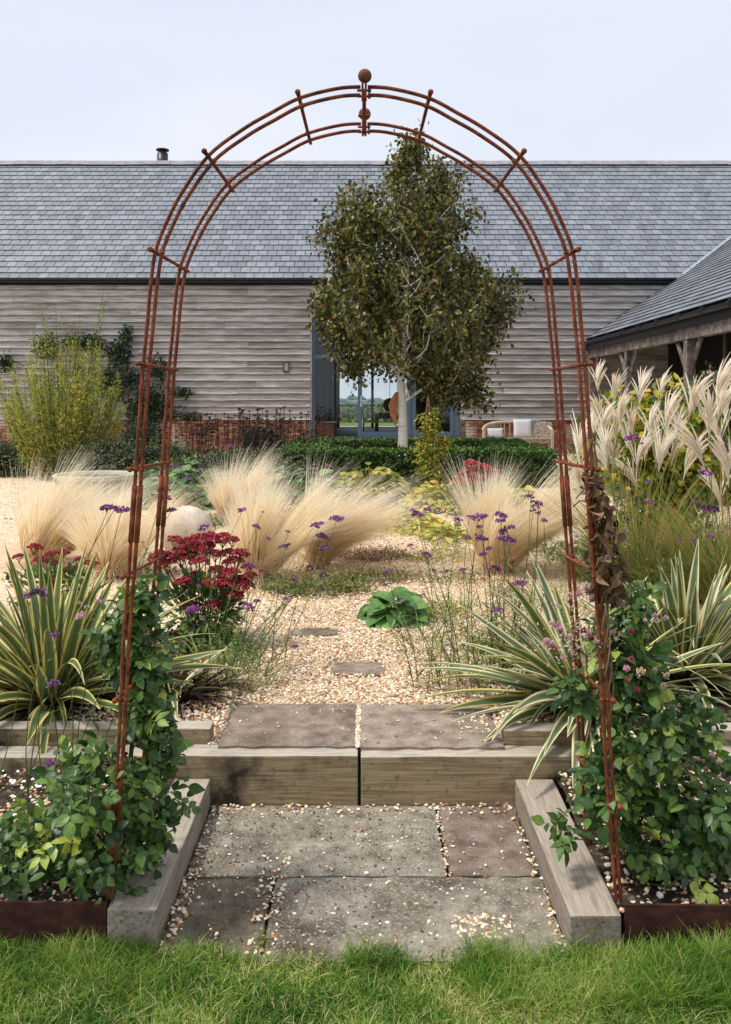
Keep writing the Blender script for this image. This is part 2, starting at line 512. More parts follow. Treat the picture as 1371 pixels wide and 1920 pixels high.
MAT['willow_leaf'] = M('willow_leaf', [(70, 88, 46), (126, 142, 68), (172, 180, 94), (214, 204, 92), (234, 190, 66)], src='attr', pos=[0, 0.35, 0.7, 0.93, 1], rough=0.6, transl=0.3)
MAT['dark_leaf'] = M('dark_climber_leaf', [(24, 38, 24), (42, 62, 38), (66, 88, 52), (112, 120, 54)], src='attr', pos=[0, 0.5, 0.9, 1], rough=0.5, transl=0.15)
MAT['rose_leaf'] = M('rose_leaf', [(46, 74, 36), (68, 98, 46), (94, 126, 58), (136, 162, 70), (188, 196, 84)], src='obj', pos=[0, 0.35, 0.72, 0.93, 1], rough=0.42, spec=0.5, transl=0.28, vary=0.5, vscale=70)
MAT['rose_leaf_s'] = M('rose_leaf_inner', [(48, 74, 34), (70, 98, 44), (104, 132, 58)], src='attr', rough=0.45, spec=0.4, transl=0.16)
MAT['dead_leaf'] = M('dead_curled_leaf', [(70, 50, 36), (108, 82, 60), (140, 112, 84)], src='attr', rough=0.85, transl=0.1)
MAT['petal_pink'] = M('pale_pink_petal', [(222, 160, 184), (238, 198, 210), (248, 228, 230)], src='attr', rough=0.6, transl=0.3)
MAT['petal_deep'] = M('deep_pink_bud', [(176, 60, 100), (206, 110, 140)], src='attr', rough=0.6, transl=0.2)
MAT['petal_cream'] = M('faded_cream_petal', [(206, 180, 150), (232, 214, 196)], src='attr', rough=0.7, transl=0.2)
MAT['verbena'] = M('purple_floret', [(84, 30, 76), (118, 48, 116), (148, 78, 146), (176, 120, 176)], src='attr', rough=0.7)
MAT['verbena_dark'] = M('faded_purple_floret', [(52, 30, 48), (84, 46, 76), (104, 64, 92)], src='attr', rough=0.8)
MAT['sedum'] = M('crimson_floret', [(92, 14, 26), (128, 24, 38), (156, 42, 52), (184, 84, 84)], src='attr', rough=0.75)
MAT['sedum_pink'] = M('rosy_floret', [(134, 44, 56), (176, 78, 86), (200, 110, 108)], src='attr', rough=0.75)
MAT['sedum_leaf'] = M('sedum_leaf', [(60, 88, 52), (90, 118, 66), (130, 150, 76), (190, 184, 84)], src='attr', pos=[0, .5, .85, 1], rough=0.5, transl=0.15)
MAT['hosta'] = M('broad_leaf', [(62, 98, 48), (84, 124, 62), (116, 152, 80)], src='attr', rough=0.5, transl=0.15, vary=0.3, vscale=30)
MAT['hosta_blue'] = M('blue_green_broad_leaf', [(62, 94, 58), (88, 122, 72), (124, 150, 84)], src='attr', rough=0.55, transl=0.15)
MAT['lime_leaf'] = M('lime_leaf', [(110, 116, 48), (150, 152, 66), (186, 180, 84), (206, 186, 90)], src='attr', rough=0.6, transl=0.25)
MAT['yellow_leaf'] = M('yellow_autumn_leaf', [(120, 124, 50), (188, 178, 72), (220, 204, 96), (206, 150, 80)], src='attr', pos=[0, .35, .8, 1], rough=0.6, transl=0.3)
MAT['shrub_yellow'] = M('yellowing_shrub_leaf', [(72, 100, 40), (122, 146, 52), (184, 176, 56), (214, 170, 58)], src='attr', pos=[0, .4, .75, 1], rough=0.55, transl=0.3)
MAT['mat_leaf'] = M('low_mat_leaf', [(84, 108, 50), (122, 142, 68), (156, 152, 92), (134, 98, 68)], src='attr', pos=[0, .4, .75, 1], rough=0.7, transl=0.2)
MAT['thatch'] = M('dry_brown_stalks', [(84, 62, 46), (122, 94, 70), (156, 126, 96)], src='attr', rough=0.9)
MAT['mound'] = M('grey_green_mound_leaf', [(56, 70, 44), (84, 98, 60), (120, 124, 84)], src='attr', rough=0.7)
MAT['seed'] = M('brown_seedhead', [(40, 26, 22), (64, 44, 36), (84, 60, 48)], src='attr', rough=0.9)
MAT['phormium'] = M('variegated_flax_leaf', [(88, 106, 74), (104, 120, 84), (118, 132, 92), (222, 212, 150), (238, 228, 184), (166, 108, 76)], src='attr', pos=[0, 0.35, 0.58, 0.66, 0.93, 1.0], rough=0.45, spec=0.4, transl=0.12, vary=0.25, vscale=12)
MAT['phormium_y'] = M('yellow_edged_flax_leaf', [(78, 98, 60), (96, 114, 66), (110, 126, 72), (220, 202, 112), (232, 218, 140), (166, 108, 70)], src='attr', pos=[0, 0.35, 0.62, 0.7, 0.93, 1.0], rough=0.45, spec=0.4, transl=0.12, vary=0.25, vscale=12)
MAT['stone_ball'] = M('pale_cast_stone', [(184, 168, 148), (212, 198, 180), (226, 214, 198)], scale=8, rough=0.9, bump=0.35, bscale=60, speck=(160, 140, 118), sscale=24, spos=(0.64, 0.72))
MAT['basin'] = M('weathered_cast_basin', [(96, 92, 70), (134, 126, 98), (164, 152, 122)], scale=12, rough=0.9, bump=0.8, bscale=40, grime=(92, 96, 68), gscale=5)
MAT['basin_rim'] = M('pale_basin_rim', [(164, 160, 138), (190, 184, 164)], scale=12, rough=0.85)
MAT['teak'] = M('pale_teak', [(168, 150, 128), (196, 180, 158), (212, 198, 180)], scale=6, rough=0.8)
MAT['cushion'] = M('pale_grey_linen', [(200, 200, 206), (218, 218, 222)], scale=30, rough=0.9, bump=0.3, bscale=200)
MAT['throw'] = M('dark_wool_throw', [(84, 84, 90), (120, 120, 126)], scale=40, rough=0.95, bump=0.6, bscale=120)
MAT['fleece'] = M('cream_fleece', [(178, 164, 148), (216, 206, 192)], scale=30, rough=0.95, bump=1.0, bscale=60)
MAT['moss'] = M('moss', [(70, 92, 24), (118, 140, 40)], src='attr', rough=0.9)
MAT['twig'] = M('dry_twig', [(118, 92, 66), (172, 146, 112)], src='attr', rough=0.9)

# ------------------------------------------------------------------ ground
def sheet(name, xs, ys, zf, mat, kind='structure', parent=None, smooth=True):
    g = Geo()
    X, Y = np.meshgrid(xs, ys)
    Z = np.array([[zf(x, y) for x in xs] for y in ys])
    V = np.stack([X, Y, Z], -1).reshape(-1, 3)
    nx, ny = len(xs), len(ys)
    F = [(j * nx + i, j * nx + i + 1, (j + 1) * nx + i + 1, (j + 1) * nx + i) for j in range(ny - 1) for i in range(nx - 1)]
    g.add(V, F, 0.5)
    o = g.obj(name, mat, parent, smooth)
    if kind: o['kind'] = kind
    return o

ys_ = [-60, -10, 0, 3.0, 3.60, 3.66, 5, 20, 40, 80, 160, 400, 1000, 3000]
xs_ = [-2000, -400, -100, -40, -15, -5, 0, 5, 15, 40, 100, 400, 2000]
sheet('field', xs_, ys_, lambda x, y: -0.04 if y < 3.63 else gz(y) - 0.05, MAT['field'], smooth=False)
sheet('lawn', list(np.linspace(-6, 6, 25)), list(np.linspace(-8, 2.585, 30)), lambda x, y: -0.02 + 0.006 * nz((x, y, 0), 2), MAT['lawn'])
def sub_ground(x, y):
    return gz(y) + 0.012 * nz((x, y, 0), 1.5) - 0.008 + (0.02 if abs(x) > 1.0 else 0)
sheet('gravel_path', list(np.linspace(-14, 14, 113)), list(np.concatenate([np.linspace(3.635, 9, 50), np.linspace(9.3, 21.98, 30)])), sub_ground, MAT['gravel_base'])
for side in (-1, 1):
    x0, x1 = (0.782, 5.0)
    xs = np.linspace(x0, x1, 40) * side
    if side < 0: xs = xs[::-1]
    sheet('bed_soil', list(xs), list(np.linspace(2.625, 3.505, 14)),
          lambda x, y: 0.075 + 0.06 * (y - 2.6) + 0.03 * nz((x, y, 0), 5), MAT['soil'])
# planted soil behind the raised sleepers
for nm, a, b in (('planting_soil', -6, -0.9), ('planting_soil', 0.95, 6)):
    sheet(nm, list(np.linspace(a, b, 50)), list(np.linspace(3.73, 5.6, 24)),
          lambda x, y: gz(y) + 0.022 - 0.05 * max(0, (y - 5.2)) + 0.02 * nz((x, y, 0), 4) - (0.05 if abs(abs(x) - 0.92) < 0.06 else 0), MAT['soil'])

# ------------------------------------------------------------------ barn
YW = 22.0
def PX(px, Y=YW): return (px - 683) / FPX * Y
def PZ(py, Y=YW): return EYE - (py - 755) / FPX * Y
z_b0, z_b1 = PZ(787), PZ(524)
DX0, DX1, DZ1 = PX(585), PX(863), PZ(578)
barn = thing('barn', 'long timber clad barn with slate roof and brick plinth behind the garden', 'barn', (0, YW, 0.3))

# inner solid walls (front skins either side of the opening and above it)
g = Geo()
g.add(*box(-12, DX0, YW + 0.03, YW + 0.33, 0.2, z_b1 + 0.15))
g.add(*box(DX1, 12, YW + 0.03, YW + 0.33, 0.2, z_b1 + 0.15))
g.add(*box(DX0, DX1, YW + 0.03, YW + 0.33, DZ1, z_b1 + 0.15))
g.add(*box(DX0, DX1, YW + 0.03, YW + 0.33, 0.2, 0.70))
g.obj('wall', MAT['mortar'], barn)
# rear wall with a glazed opening
YR = 32.0
RX0, RX1, RZ1 = (632 - 683) / FPX * YR, (770 - 683) / FPX * YR, 3.5
g = Geo()
g.add(*box(-12, RX0, YR, YR + 0.3, 0.2, 5.1)); g.add(*box(RX1, 12, YR, YR + 0.3, 0.2, 5.1))
g.add(*box(RX0, RX1, YR, YR + 0.3, RZ1, 5.1)); g.add(*box(RX0, RX1, YR, YR + 0.3, 0.2, 0.72))
g.add(*box(-12.2, -12, YW + 0.03, YR + 0.3, 0.2, 5.1)); g.add(*box(12, 12.2, YW + 0.03, YR + 0.3, 0.2, 5.1))
g.obj('rear_wall', MAT['inside_dark'], barn)
g = Geo(); g.add(*box(-12, 12, YW + 0.331, YR - 0.001, 0.5, 0.7)); g.obj('interior_floor', MAT['inside_floor'], barn)
g = Geo(); g.add(*box(-1.28, -1.1, YW + 0.36, YR - 0.02, 0.701, 4.6)); g.add(*box(2.35, 2.5, YW + 0.36, YR - 0.02, 0.701, 4.6))
g.add(*box(-12, 12, YW + 0.332, YR - 0.02, 4.61, 4.7)); g.obj('inner_wall', MAT['inside_dark'], barn)
g = Geo(); g.add(*box(-1.0, -0.86, YW + 1.6, YW + 1.75, 0.701, 4.6)); g.obj('dark_post', MAT['black'], barn)
# rear frame
g = Geo()
for x in (RX0 + 0.05, (RX0 + RX1) / 2 - 0.05, RX1 - 0.05):
    g.add(*box(x - 0.05, x + 0.05, YR + 0.02, YR + 0.1, 0.73, RZ1))
g.obj('rear_frame', MAT['black'], barn)

# weatherboards
exp_ = (z_b1 - z_b0) / 21.5
geos = []
def board(x0, x1, z):
    g = Geo()
    n = max(2, int((x1 - x0) / 0.35))
    zt, zb = z + exp_ * 1.12, z
    V, F = [], []
    sag = random.uniform(-0.004, 0.004)
    wa = random.uniform(0, 10)
    for i in range(n + 1):
        x = x0 + (x1 - x0) * i / n
        w = 0.005 * math.sin(x * 1.3 + wa) + 0.003 * math.sin(x * 4.1 + wa * 2)
        V += [(x, YW + 0.027, zt), (x, YW + 0.012, zt), (x, YW - 0.082 + w * 0.6, zb + w + sag), (x, YW - 0.006, zb + w + sag)]
    for i in range(n):
        a = i * 4
        for j in range(4):
            k = (j + 1) % 4
            F.append((a + j, a + k, a + 4 + k, a + 4 + j))
    F += [(3, 2, 1, 0), (n * 4, n * 4 + 1, n * 4 + 2, n * 4 + 3)]
    g.add(V, F, random.random())
    geos.append(g)
def course(xa, xb, z):
    x = xa
    first = True
    while x < xb - 0.01:
        L = random.uniform(2.0, 4.8) if not first else random.uniform(0.8, 4.0)
        first = False
        e = x + L
        if xb - e < 0.8: e = xb
        board(x + 0.0015, e - 0.0015, z)
        x = e
for r in range(22):
    z = z_b0 + r * exp_
    if z + exp_ * 0.6 > z_b1 + 0.06: break
    if z < DZ1 - 0.04:
        course(-11.5, DX0 - 0.04, z); course(DX1 + 0.04, 11.5, z)
    else:
        course(-11.5, 11.5, z)
pieces('weatherboard', geos, MAT['board'], barn)
# corner battens and lintel
g = Geo(); g.add(*box(DX0 - 0.038, DX0 - 0.002, YW - 0.05, YW + 0.028, z_b0 - 0.01, DZ1)); g.obj('batten', MAT['board'], barn)
g = Geo(); g.add(*box(DX1 + 0.002, DX1 + 0.038, YW - 0.05, YW + 0.028, z_b0 - 0.01, DZ1)); g.obj('batten', MAT['board'], barn)

# brick plinth
geos, order = [], []
for c in range(12):
    z = z_b0 - 0.02 - (c + 1) * 0.076
    for (xa, xb) in ((-11.6, DX0 - 0.14), (DX1 + 0.14, 11.6)):
        x = xa - (0.112 if c % 2 else 0)
        while x < xb:
            w = 0.215
            if random.random() < 0.18: w = 0.102
            a, b = max(x, xa), min(x + w, xb)
            if b - a > 0.03:
                d = random.uniform(-0.003, 0.004)
                g = Geo(); g.add(*box(a, b, YW + d - 0.006, YW + 0.029, z, z + 0.065), random.random())
                geos.append(g)
                px = 683 + (a + b) / 2 * FPX / YW
                order.append(c * 5 + (0 if (300 < px < 590 or 860 < px < 1110) else 1000))
            x += w + 0.01
pieces('brick', geos, MAT['brick'], barn, order=order)
g = Geo()
for (xa, xb) in ((DX0 - 0.135, DX0 - 0.003), (DX1 + 0.003, DX1 + 0.135)):
    g.add(*box(xa, xb, YW - 0.02, YW + 0.029, 0.3, z_b0 - 0.012), 0.5)
g.obj('oak_post', MAT['board_dark'], barn)

# roof
ZE, TP = PZ(517), 0.85
def roof_z(Y): return ZE + TP * (Y - YW)
rows, gauge = 24, 0.0
YRidge = YW + 5.05
Lslope = (YRidge - (YW - 0.12)) * math.hypot(1, TP)
gauge = Lslope / rows
ca, sa = 1 / math.hypot(1, TP), TP / math.hypot(1, TP)
def slate(g, a, b, s0, s1, org, along, upv, nv, R, th=0.013):
    """slate from a..b along, s0..s1 up the slope, lifted at its tail"""
    l0, l1 = 0.030 + random.uniform(-0.001, 0.004), 0.004
    ja, jb = random.uniform(-.002, .002), random.uniform(-.003, .003)
    c = lambda u, s, h: org + along * u + upv * s + nv * h
    V = [c(a, s0 + ja, l0), c(b, s0 + jb, l0), c(b, s1, l1), c(a, s1, l1), c(a, s0 + ja, l0 - th), c(b, s0 + jb, l0 - th), c(b, s1, l1 - th), c(a, s1, l1 - th)]
    F = [(0, 1, 2, 3), (7, 6, 5, 4), (0, 4, 5, 1), (1, 5, 6, 2), (3, 7, 4, 0)]
    g.add(V, F, R)
org = np.array([0, YW - 0.12, roof_z(YW - 0.12)])
upv = np.array([0, ca, sa]); nv = np.array([0, -sa, ca]); al = np.array([1.0, 0, 0])
geos, order = [], []
for r in range(rows):
    s0 = r * gauge
    x = -12.4 + (0.127 if r % 2 else 0) + random.uniform(-.01, .01)
    Ymid = YW + s0 * ca
    while x < 12.3:
        g = Geo()
        w = 0.252
        # nothing is laid where the porch roof covers it
        vx = 8.05 + max(0, (Ymid - YW)) * TP / 0.66 + 0.35
        if x < vx:
            slate(g, x, x + w - random.uniform(.011, .016), s0, s0 + gauge * 1.18, org, al, upv, nv, random.random())
            geos.append(g)
            order.append(r + (0 if abs(x + .0) < 9.3 else 100))
        x += w
pieces('slate', geos, MAT['slate'], barn, order=order)
g = Geo()   # roof deck, rear slope, gables
t0 = org - nv * 0.03
ridge = np.array([0, YRidge, roof_z(YRidge) - 0.03]); back = np.array([0, YR + 0.4, 4.9])
ends = lambda p: [p + al * -12.4, p + al * 12.4]
V = ends(t0) + ends(ridge) + ends(back)
g.add(V, [(0, 1, 3, 2), (2, 3, 5, 4)], 0.4)
dn = np.array([0, 0, -0.12])
g.add([v + dn for v in V], [(2, 3, 1, 0), (4, 5, 3, 2)], 0.4)
g.obj('roof_deck', MAT['black_metal'], barn)
g = Geo()
for sx in (-12.1, 12.1):
    g.add([(sx, YW + .1, 4.7), (sx, YR + .2, 4.7), (sx, YRidge, roof_z(YRidge) - 0.2)], [(0, 1, 2)], .5)
g.obj('gable', MAT['board'], barn)
geos = []
x = -12.4
while x < 12.3:
    g = Geo()
    zt = roof_z(YRidge) + 0.11 + random.uniform(-.006, .006)
    h, d = 0.17, 0.19
    pr = [(-d, -h), (-d * 0.2, -0.012), (0, 0), (d * 0.2, -0.012), (d, -h), (0, -0.03)]
    V = [(xx, YRidge + p[0], zt + p[1]) for xx in (x + .003, x + 0.447) for p in pr]
    F = [(i, (i + 1) % 6, 6 + (i + 1) % 6, 6 + i) for i in range(6)]
    g.add(V, F, random.random()); g.F.append(np.array([[5, 4, 3, 2, 1, 0], [6, 7, 8, 9, 10, 11]]))
    geos.append(g); x += 0.45
pieces('ridge_tile', geos, MAT['ridge'], barn)
# gutter and fascia
GX1 = PX(1262)
g = Geo()
ring = [(math.cos(a) * 0.062, math.sin(a) * 0.062) for a in np.linspace(math.pi, 2 * math.pi, 9)]
V = [(x, YW - 0.19 + p[0], ZE - 0.085 + p[1]) for x in (-12.4, GX1) for p in ring + [(0.055, 0), (0.05, -0.03), (0, -0.052), (-0.05, -0.03), (-0.055, 0)]]
k = len(V) // 2
g.add(V, [(i, (i + 1) % k, k + (i + 1) % k, k + i) for i in range(k)], .5)
g.obj('gutter', MAT['black_metal'], barn)
g = Geo(); g.add(*box(-12.4, GX1 + .1, YW - 0.11, YW - 0.085, ZE - 0.20, ZE - 0.06)); g.add(*box(-12.4, GX1 + .1, YW - 0.084, YW + 0.029, ZE - 0.19, ZE - 0.17))
g.obj('fascia', MAT['black_metal'], barn)

# glazing: doors and screens
ZB = 0.70
ZT = PZ(668)
g = Geo()
fy0, fy1 = YW + 0.02, YW + 0.10
g.add(*box(DX0 + .002, DX0 + 0.075, fy0, fy1, ZB, DZ1 - .002)); g.add(*box(DX1 - 0.14, DX1 - .002, fy0, fy1, ZB, DZ1 - .002))
g.add(*box(DX0 + 0.076, DX1 - 0.141, fy0, fy1, DZ1 - 0.09, DZ1 - .003)); g.add(*box(DX0 + 0.076, DX1 - 0.141, fy0 - .01, fy1 + .01, ZT - 0.06, ZT + 0.04))
g.add(*box(DX0 + 0.076, PX(630), fy0, fy1, PZ(793), PZ(790))); g.add(*box(DX0 + 0.076, DX1 - 0.141, fy0, fy1, ZB, ZB + 0.07))
for a, b in ((626, 632), (690, 696), (757, 760)):
    g.add(*box(PX(a), PX(b), fy0 + .003, fy1 - .003, ZT + 0.041, DZ1 - 0.091))
g.obj('glazing_frame', MAT['door_blue'], barn)
g = Geo(); g.add(*box(DX0 - 0.1, DX1 + 0.1, YW - 0.12, YW + 0.019, 0.56, 0.695)); g.obj('door_sill', MAT['ridge'], barn)
def door(xa, xb, handle):
    d = Geo(); w = 0.11
    y0, y1 = fy0 + .004, fy1 - .004
    d.add(*box(xa, xa + w, y0, y1, ZB + .075, ZT - .065)); d.add(*box(xb - w, xb, y0, y1, ZB + .075, ZT - .065))
    d.add(*box(xa + w, xb - w, y0 + .001, y1 - .001, ZB + .075, ZB + .2)); d.add(*box(xa + w, xb - w, y0 + .001, y1 - .001, ZT - 0.17, ZT - .066))
    o = d.obj('door', MAT['door_blue'], barn)
    q = Geo(); q.add(*box(xa + w, xb - w, fy0 + .035, fy0 + .045, ZB + .2, ZT - 0.17)); q.obj('pane', MAT['glass'], o)
    if handle:
        h = Geo()
        hx = xa + w * 0.75 if handle > 0 else xb - w * 0.75
        h.add(*box(hx - .02, hx + .02, fy0 - .012, fy0 + .003, PZ(763), PZ(742)))
        h.add(*box(hx - .012, hx + .13, fy0 - .05, fy0 - .035, PZ(752), PZ(750))); h.add(*box(hx - .012, hx + .012, fy0 - .04, fy0 - .012, PZ(752), PZ(750)))
        h.obj('handle', MAT['white_steel'], o)
door(PX(671), PX(771), 1)
door(PX(772), PX(852), 0)
for a, b, z0, z1 in ((DX0 + .076, PX(626), PZ(789), ZT - .061), (PX(627), PX(670), ZB + .071, ZT - .061), (DX0 + .076, PX(626), ZT + .041, DZ1 - .091), (PX(632), PX(690), ZT + .041, DZ1 - .091), (PX(696), PX(757), ZT + .041, DZ1 - .091), (PX(760), DX1 - .141, ZT + .041, DZ1 - .091)):
    q = Geo(); q.add(*box(a + .002, b - .002, fy0 + .04, fy0 + .05, z0, z1)); q.obj('window_pane', MAT['glass'], barn)
g = Geo(); g.add(*box(DX0 + .078, PX(626), fy0 + .03, fy0 + .05, ZB + .072, PZ(794))); g.obj('door_panel', MAT['oak'], barn)
g = Geo(); g.add(*box(PX(626) + .002, PX(628) + .04, fy0 + .003, fy1 - .003, ZB + .072, ZT - .061)); g.obj('dark_stile', MAT['black'], barn)

# flue chimney stands on the roof
fl = thing('flue_chimney', 'short black metal flue with flat cap poking above the barn ridge', 'chimney', (PX(305, 27.6), 27.6, roof_z(YRidge) - 0.5))
fx = PX(305, 27.6); sca = 27.6 / FPX
fz = lambda py: EYE - (py - 755) * sca
g = Geo(); add_tube(g, [(fx, 27.6, fz(330)), (fx, 27.6, fz(288))], 0.175, 20); add_tube(g, [(fx, 27.6, fz(306)), (fx, 27.6, fz(304))], 0.185, 20); g.obj('flue_pipe', MAT['black_metal'], fl, True)
g = Geo(); add_tube(g, [(fx, 27.6, fz(289)), (fx, 27.6, fz(284))], [0.16, 0.13], 20)
add_tube(g, [(fx, 27.6, fz(282.5)), (fx, 27.6, fz(280.5)), (fx, 27.6, fz(278))], [0.205, 0.21, 0.06], 24)
for a in range(4): add_tube(g, [(fx + .1 * math.cos(a * 1.57), 27.6 + .1 * math.sin(a * 1.57), fz(289)), (fx + .1 * math.cos(a * 1.57), 27.6 + .1 * math.sin(a * 1.57), fz(281))], 0.012, 6)
g.obj('cap', MAT['black_metal'], fl, True)

# wall lamp
wl_ = thing('wall_lamp', 'small grey box lantern fixed on the boards left of the doors', 'lamp', (PX(537), YW - .05, PZ(688)))
g = Geo(); g.add(*box(PX(531.5), PX(543), YW - 0.1, YW - 0.03, PZ(698), PZ(695.5))); g.add(*box(PX(531.5), PX(543), YW - 0.1, YW - 0.03, PZ(681), PZ(678)))
g.add(*box(PX(531.5), PX(533), YW - 0.1, YW - 0.03, PZ(695.4), PZ(681.1))); g.add(*box(PX(541.5), PX(543), YW - 0.1, YW - 0.03, PZ(695.4), PZ(681.1))); g.obj('lamp_body', MAT['lamp_grey'], wl_)
g = Geo(); g.add(*box(PX(533.2), PX(541.3), YW - 0.085, YW - 0.04, PZ(695.3), PZ(681.2))); g.obj('lamp_glass', MAT['lamp_glass'], wl_)

# inside furniture, seen through the doors
tb = thing('dining_table', 'brown wooden dining table inside behind the glass doors', 'table', (0.9, 24.4, 0.701))
Y0 = 24.2
g = Geo(); g.add(*box(PX(699, Y0), PX(790, Y0), Y0, Y0 + 0.95, 1.30, 1.345)); g.obj('table_top', MAT['oak'], tb)
for x in (PX(707, Y0), PX(782, Y0)):
    for y in (Y0 + .03, Y0 + .85):
        g = Geo(); g.add(*box(x - .045, x + .045, y, y + .08, 0.701, 1.299)); g.obj('leg', MAT['oak'], tb)
g = Geo(); g.add(*box(PX(700, Y0) + .1, PX(790, Y0) - .1, Y0 + .06, Y0 + .08, 1.2, 1.299)); g.obj('apron', MAT['oak'], tb)
ch = thing('dining_chair', 'brown wooden chair at the left end of the dining table', 'chair', (PX(694, 24.3), 24.4, 0.701))
xc = PX(694, 24.3)
g = Geo(); g.add(*box(xc - .2, xc + .2, 24.3, 24.7, 1.1, 1.14)); g.obj('seat', MAT['oak'], ch)
g = Geo(); add_tube(g, [(xc - .18, 24.32, 1.14), (xc - .24, 24.32, 1.6)], .02, 6); add_tube(g, [(xc - .18, 24.68, 1.14), (xc - .24, 24.68, 1.6)], .02, 6); g.add(*box(xc - .25, xc - .22, 24.3, 24.7, 1.42, 1.6)); g.obj('backrest', MAT['oak'], ch)
for dx in (-.18, .18):
    for dy in (24.32, 24.68):
        g = Geo(); add_tube(g, [(xc + dx, dy, 0.701), (xc + dx, dy, 1.1)], .02, 6); g.obj('leg', MAT['oak'], ch)
pl = thing('pendant_lamp', 'round black pendant lamp hanging inside beside the birch trunk', 'lamp', (PX(731, 25), 25, PZ(759, 25)))
g = Geo(); g.add(ICO3[0] * 0.2 + np.array([PX(731, 25), 25, PZ(759, 25)]), ICO3[1], .5); g.obj('globe', MAT['black'], pl, True)
g = Geo(); add_tube(g, [(PX(731, 25), 25, PZ(759, 25) + .19), (PX(731, 25), 25, 4.6)], .008, 6); g.obj('cord', MAT['black'], pl)
for i, (px, lab) in enumerate(((655, 'white outdoor lounger beyond the rear windows, left one'), (728, 'white outdoor lounger beyond the rear windows, beside the trunk'))):
    Yl = 35.0
    lt = thing('sun_lounger', lab, 'lounger', (PX(px, Yl), Yl, 0.3), 'loungers behind the barn')
    x0 = PX(px, Yl)
    g = Geo(); V = [(x0 - .9, Yl, .58), (x0 + .3, Yl, .58), (x0 + .95, Yl, .95), (x0 - .9, Yl, .66), (x0 + .27, Yl, .66), (x0 + .9, Yl, 1.02)]
    V2 = [(a, b + .6, c) for a, b, c in V]
    g.add(V + V2, [(0, 1, 4, 3), (1, 2, 5, 4), (6, 9, 10, 7), (7, 10, 11, 8), (3, 4, 10, 9), (4, 5, 11, 10), (0, 6, 7, 1), (1, 7, 8, 2), (0, 3, 9, 6), (2, 8, 11, 5)], .5)
    g.obj('mattress', MAT['cushion'], lt)
    for dx in (-.8, .3):
        for dy in (.05, .55):
            g = Geo(); add_tube(g, [(x0 + dx, Yl + dy, gz(Yl) - .05), (x0 + dx, Yl + dy, .585)], .02, 6); g.obj('leg', MAT['teak'], lt)

# ------------------------------------------------------------------ porch wing on the right
WX0, WS = PX(1103), 0.66
WZ0 = PZ(634)
porch = thing('open_porch', 'open oak framed porch with slate roof joining the barn on the right', 'porch', (WX0, 15, 0.3))
WYN = 7.6
hyp = math.hypot(1, WS)
worg = np.array([WX0 - 0.06, 0, WZ0 - 0.04]); wup = np.array([1 / hyp, 0, WS / hyp]); wn_ = np.array([-WS / hyp, 0, 1 / hyp]); wal = np.array([0, -1.0, 0])
def main_limit(s):
    z = WZ0 + s * WS / hyp
    return YW + 0.0 if z < ZE else YW + (z - ZE) / TP
geos, order = [], []
gw = 0.235
wrows = 25
for r in range(wrows):
    s0 = r * gw
    y = main_limit(s0 + gw * .5) - 0.02
    first = True
    while y > WYN:
        w = 0.252
        if first and r % 2: w = 0.126
        first = False
        g = Geo()
        slate(g, -y, -y + w - .013, s0, s0 + gw * 1.18, worg, wal, wup, wn_, random.random())
        geos.append(g)
        X = WX0 + s0 / hyp
        Yc = y - w / 2
        inf = 683 + X / Yc * FPX < 1371
        order.append(Yc + (0 if inf else 1000))
        y -= w
pieces('slate', geos, MAT['slate_wing'], porch, order=order)
g = Geo()
s1 = wrows * gw
A = worg - wn_ * 0.03
pt = lambda s, y: A + wup * s + np.array([0, y, 0])
g.add([pt(0, WYN), pt(0, YW), pt(s1, main_limit(s1)), pt(s1, WYN)], [(0, 1, 2, 3)], .3)
B = np.array([0, 0, -0.1])
g.add([pt(0, WYN) + B, pt(0, YW - .04) + B, pt(s1, YW - .04) + B, pt(s1, WYN) + B], [(3, 2, 1, 0)], .3)
rx = A + wup * s1
g.add([(rx[0], WYN, rx[2]), (rx[0], main_limit(s1), rx[2]), (rx[0] + 5, YW, rx[2] - 3.3), (rx[0] + 5, WYN, rx[2] - 3.3)], [(0, 1, 2, 3)], .3)
g.obj('roof_deck', MAT['black_metal'], porch)
# valley flashing
v0 = np.array([WX0 + (ZE - WZ0) / WS, YW - .1, ZE]); v1 = np.array([WX0 + s1 / hyp, main_limit(s1), WZ0 + s1 * WS / hyp])
g = Geo()
n1 = np.array([0, -sa, ca]); side_ = np.array([-0.09, 0.0, 0.0])
g.add([v0 + n1 * .035, v0 + side_ + n1 * .035, v1 + side_ + n1 * .035, v1 + n1 * .035], [(0, 1, 2, 3)], .5)
g.add([v0 + n1 * .03, v0 + side_ + n1 * .03, v1 + side_ + n1 * .03, v1 + n1 * .03], [(3, 2, 1, 0)], .5)
g.obj('valley_flashing', MAT['lead'], porch)
# gutter, fascia, beam, posts and braces
g = Geo()
V = [(WX0 - 0.14 + p[0], y, WZ0 - 0.13 + p[1]) for y in (WYN, YW - .03) for p in ring + [(0.055, 0), (0.05, -0.03), (0, -0.052), (-0.05, -0.03), (-0.055, 0)]]
g.add(V, [(k + i, k + (i + 1) % k, (i + 1) % k, i) for i in range(k)], .5)
g.obj('gutter', MAT['black_metal'], porch)
geos = []
y = YW - 1.2
while y > WYN:
    g = Geo(); add_tube(g, [(WX0 - .14, y, WZ0 - .135), (WX0 - .14, y - .04, WZ0 - .135)], .07, 10); geos.append(g); y -= 1.1
pieces('gutter_bracket', geos, MAT['black_metal'], porch)
g = Geo(); g.add(*box(WX0 - 0.07, WX0 - 0.04, WYN, YW - .04, WZ0 - 0.33, WZ0 - 0.075)); g.obj('fascia', MAT['black_metal'], porch)
bx0, bx1 = WX0 - 0.03, WX0 + 0.13
zbm = WZ0 - 0.53
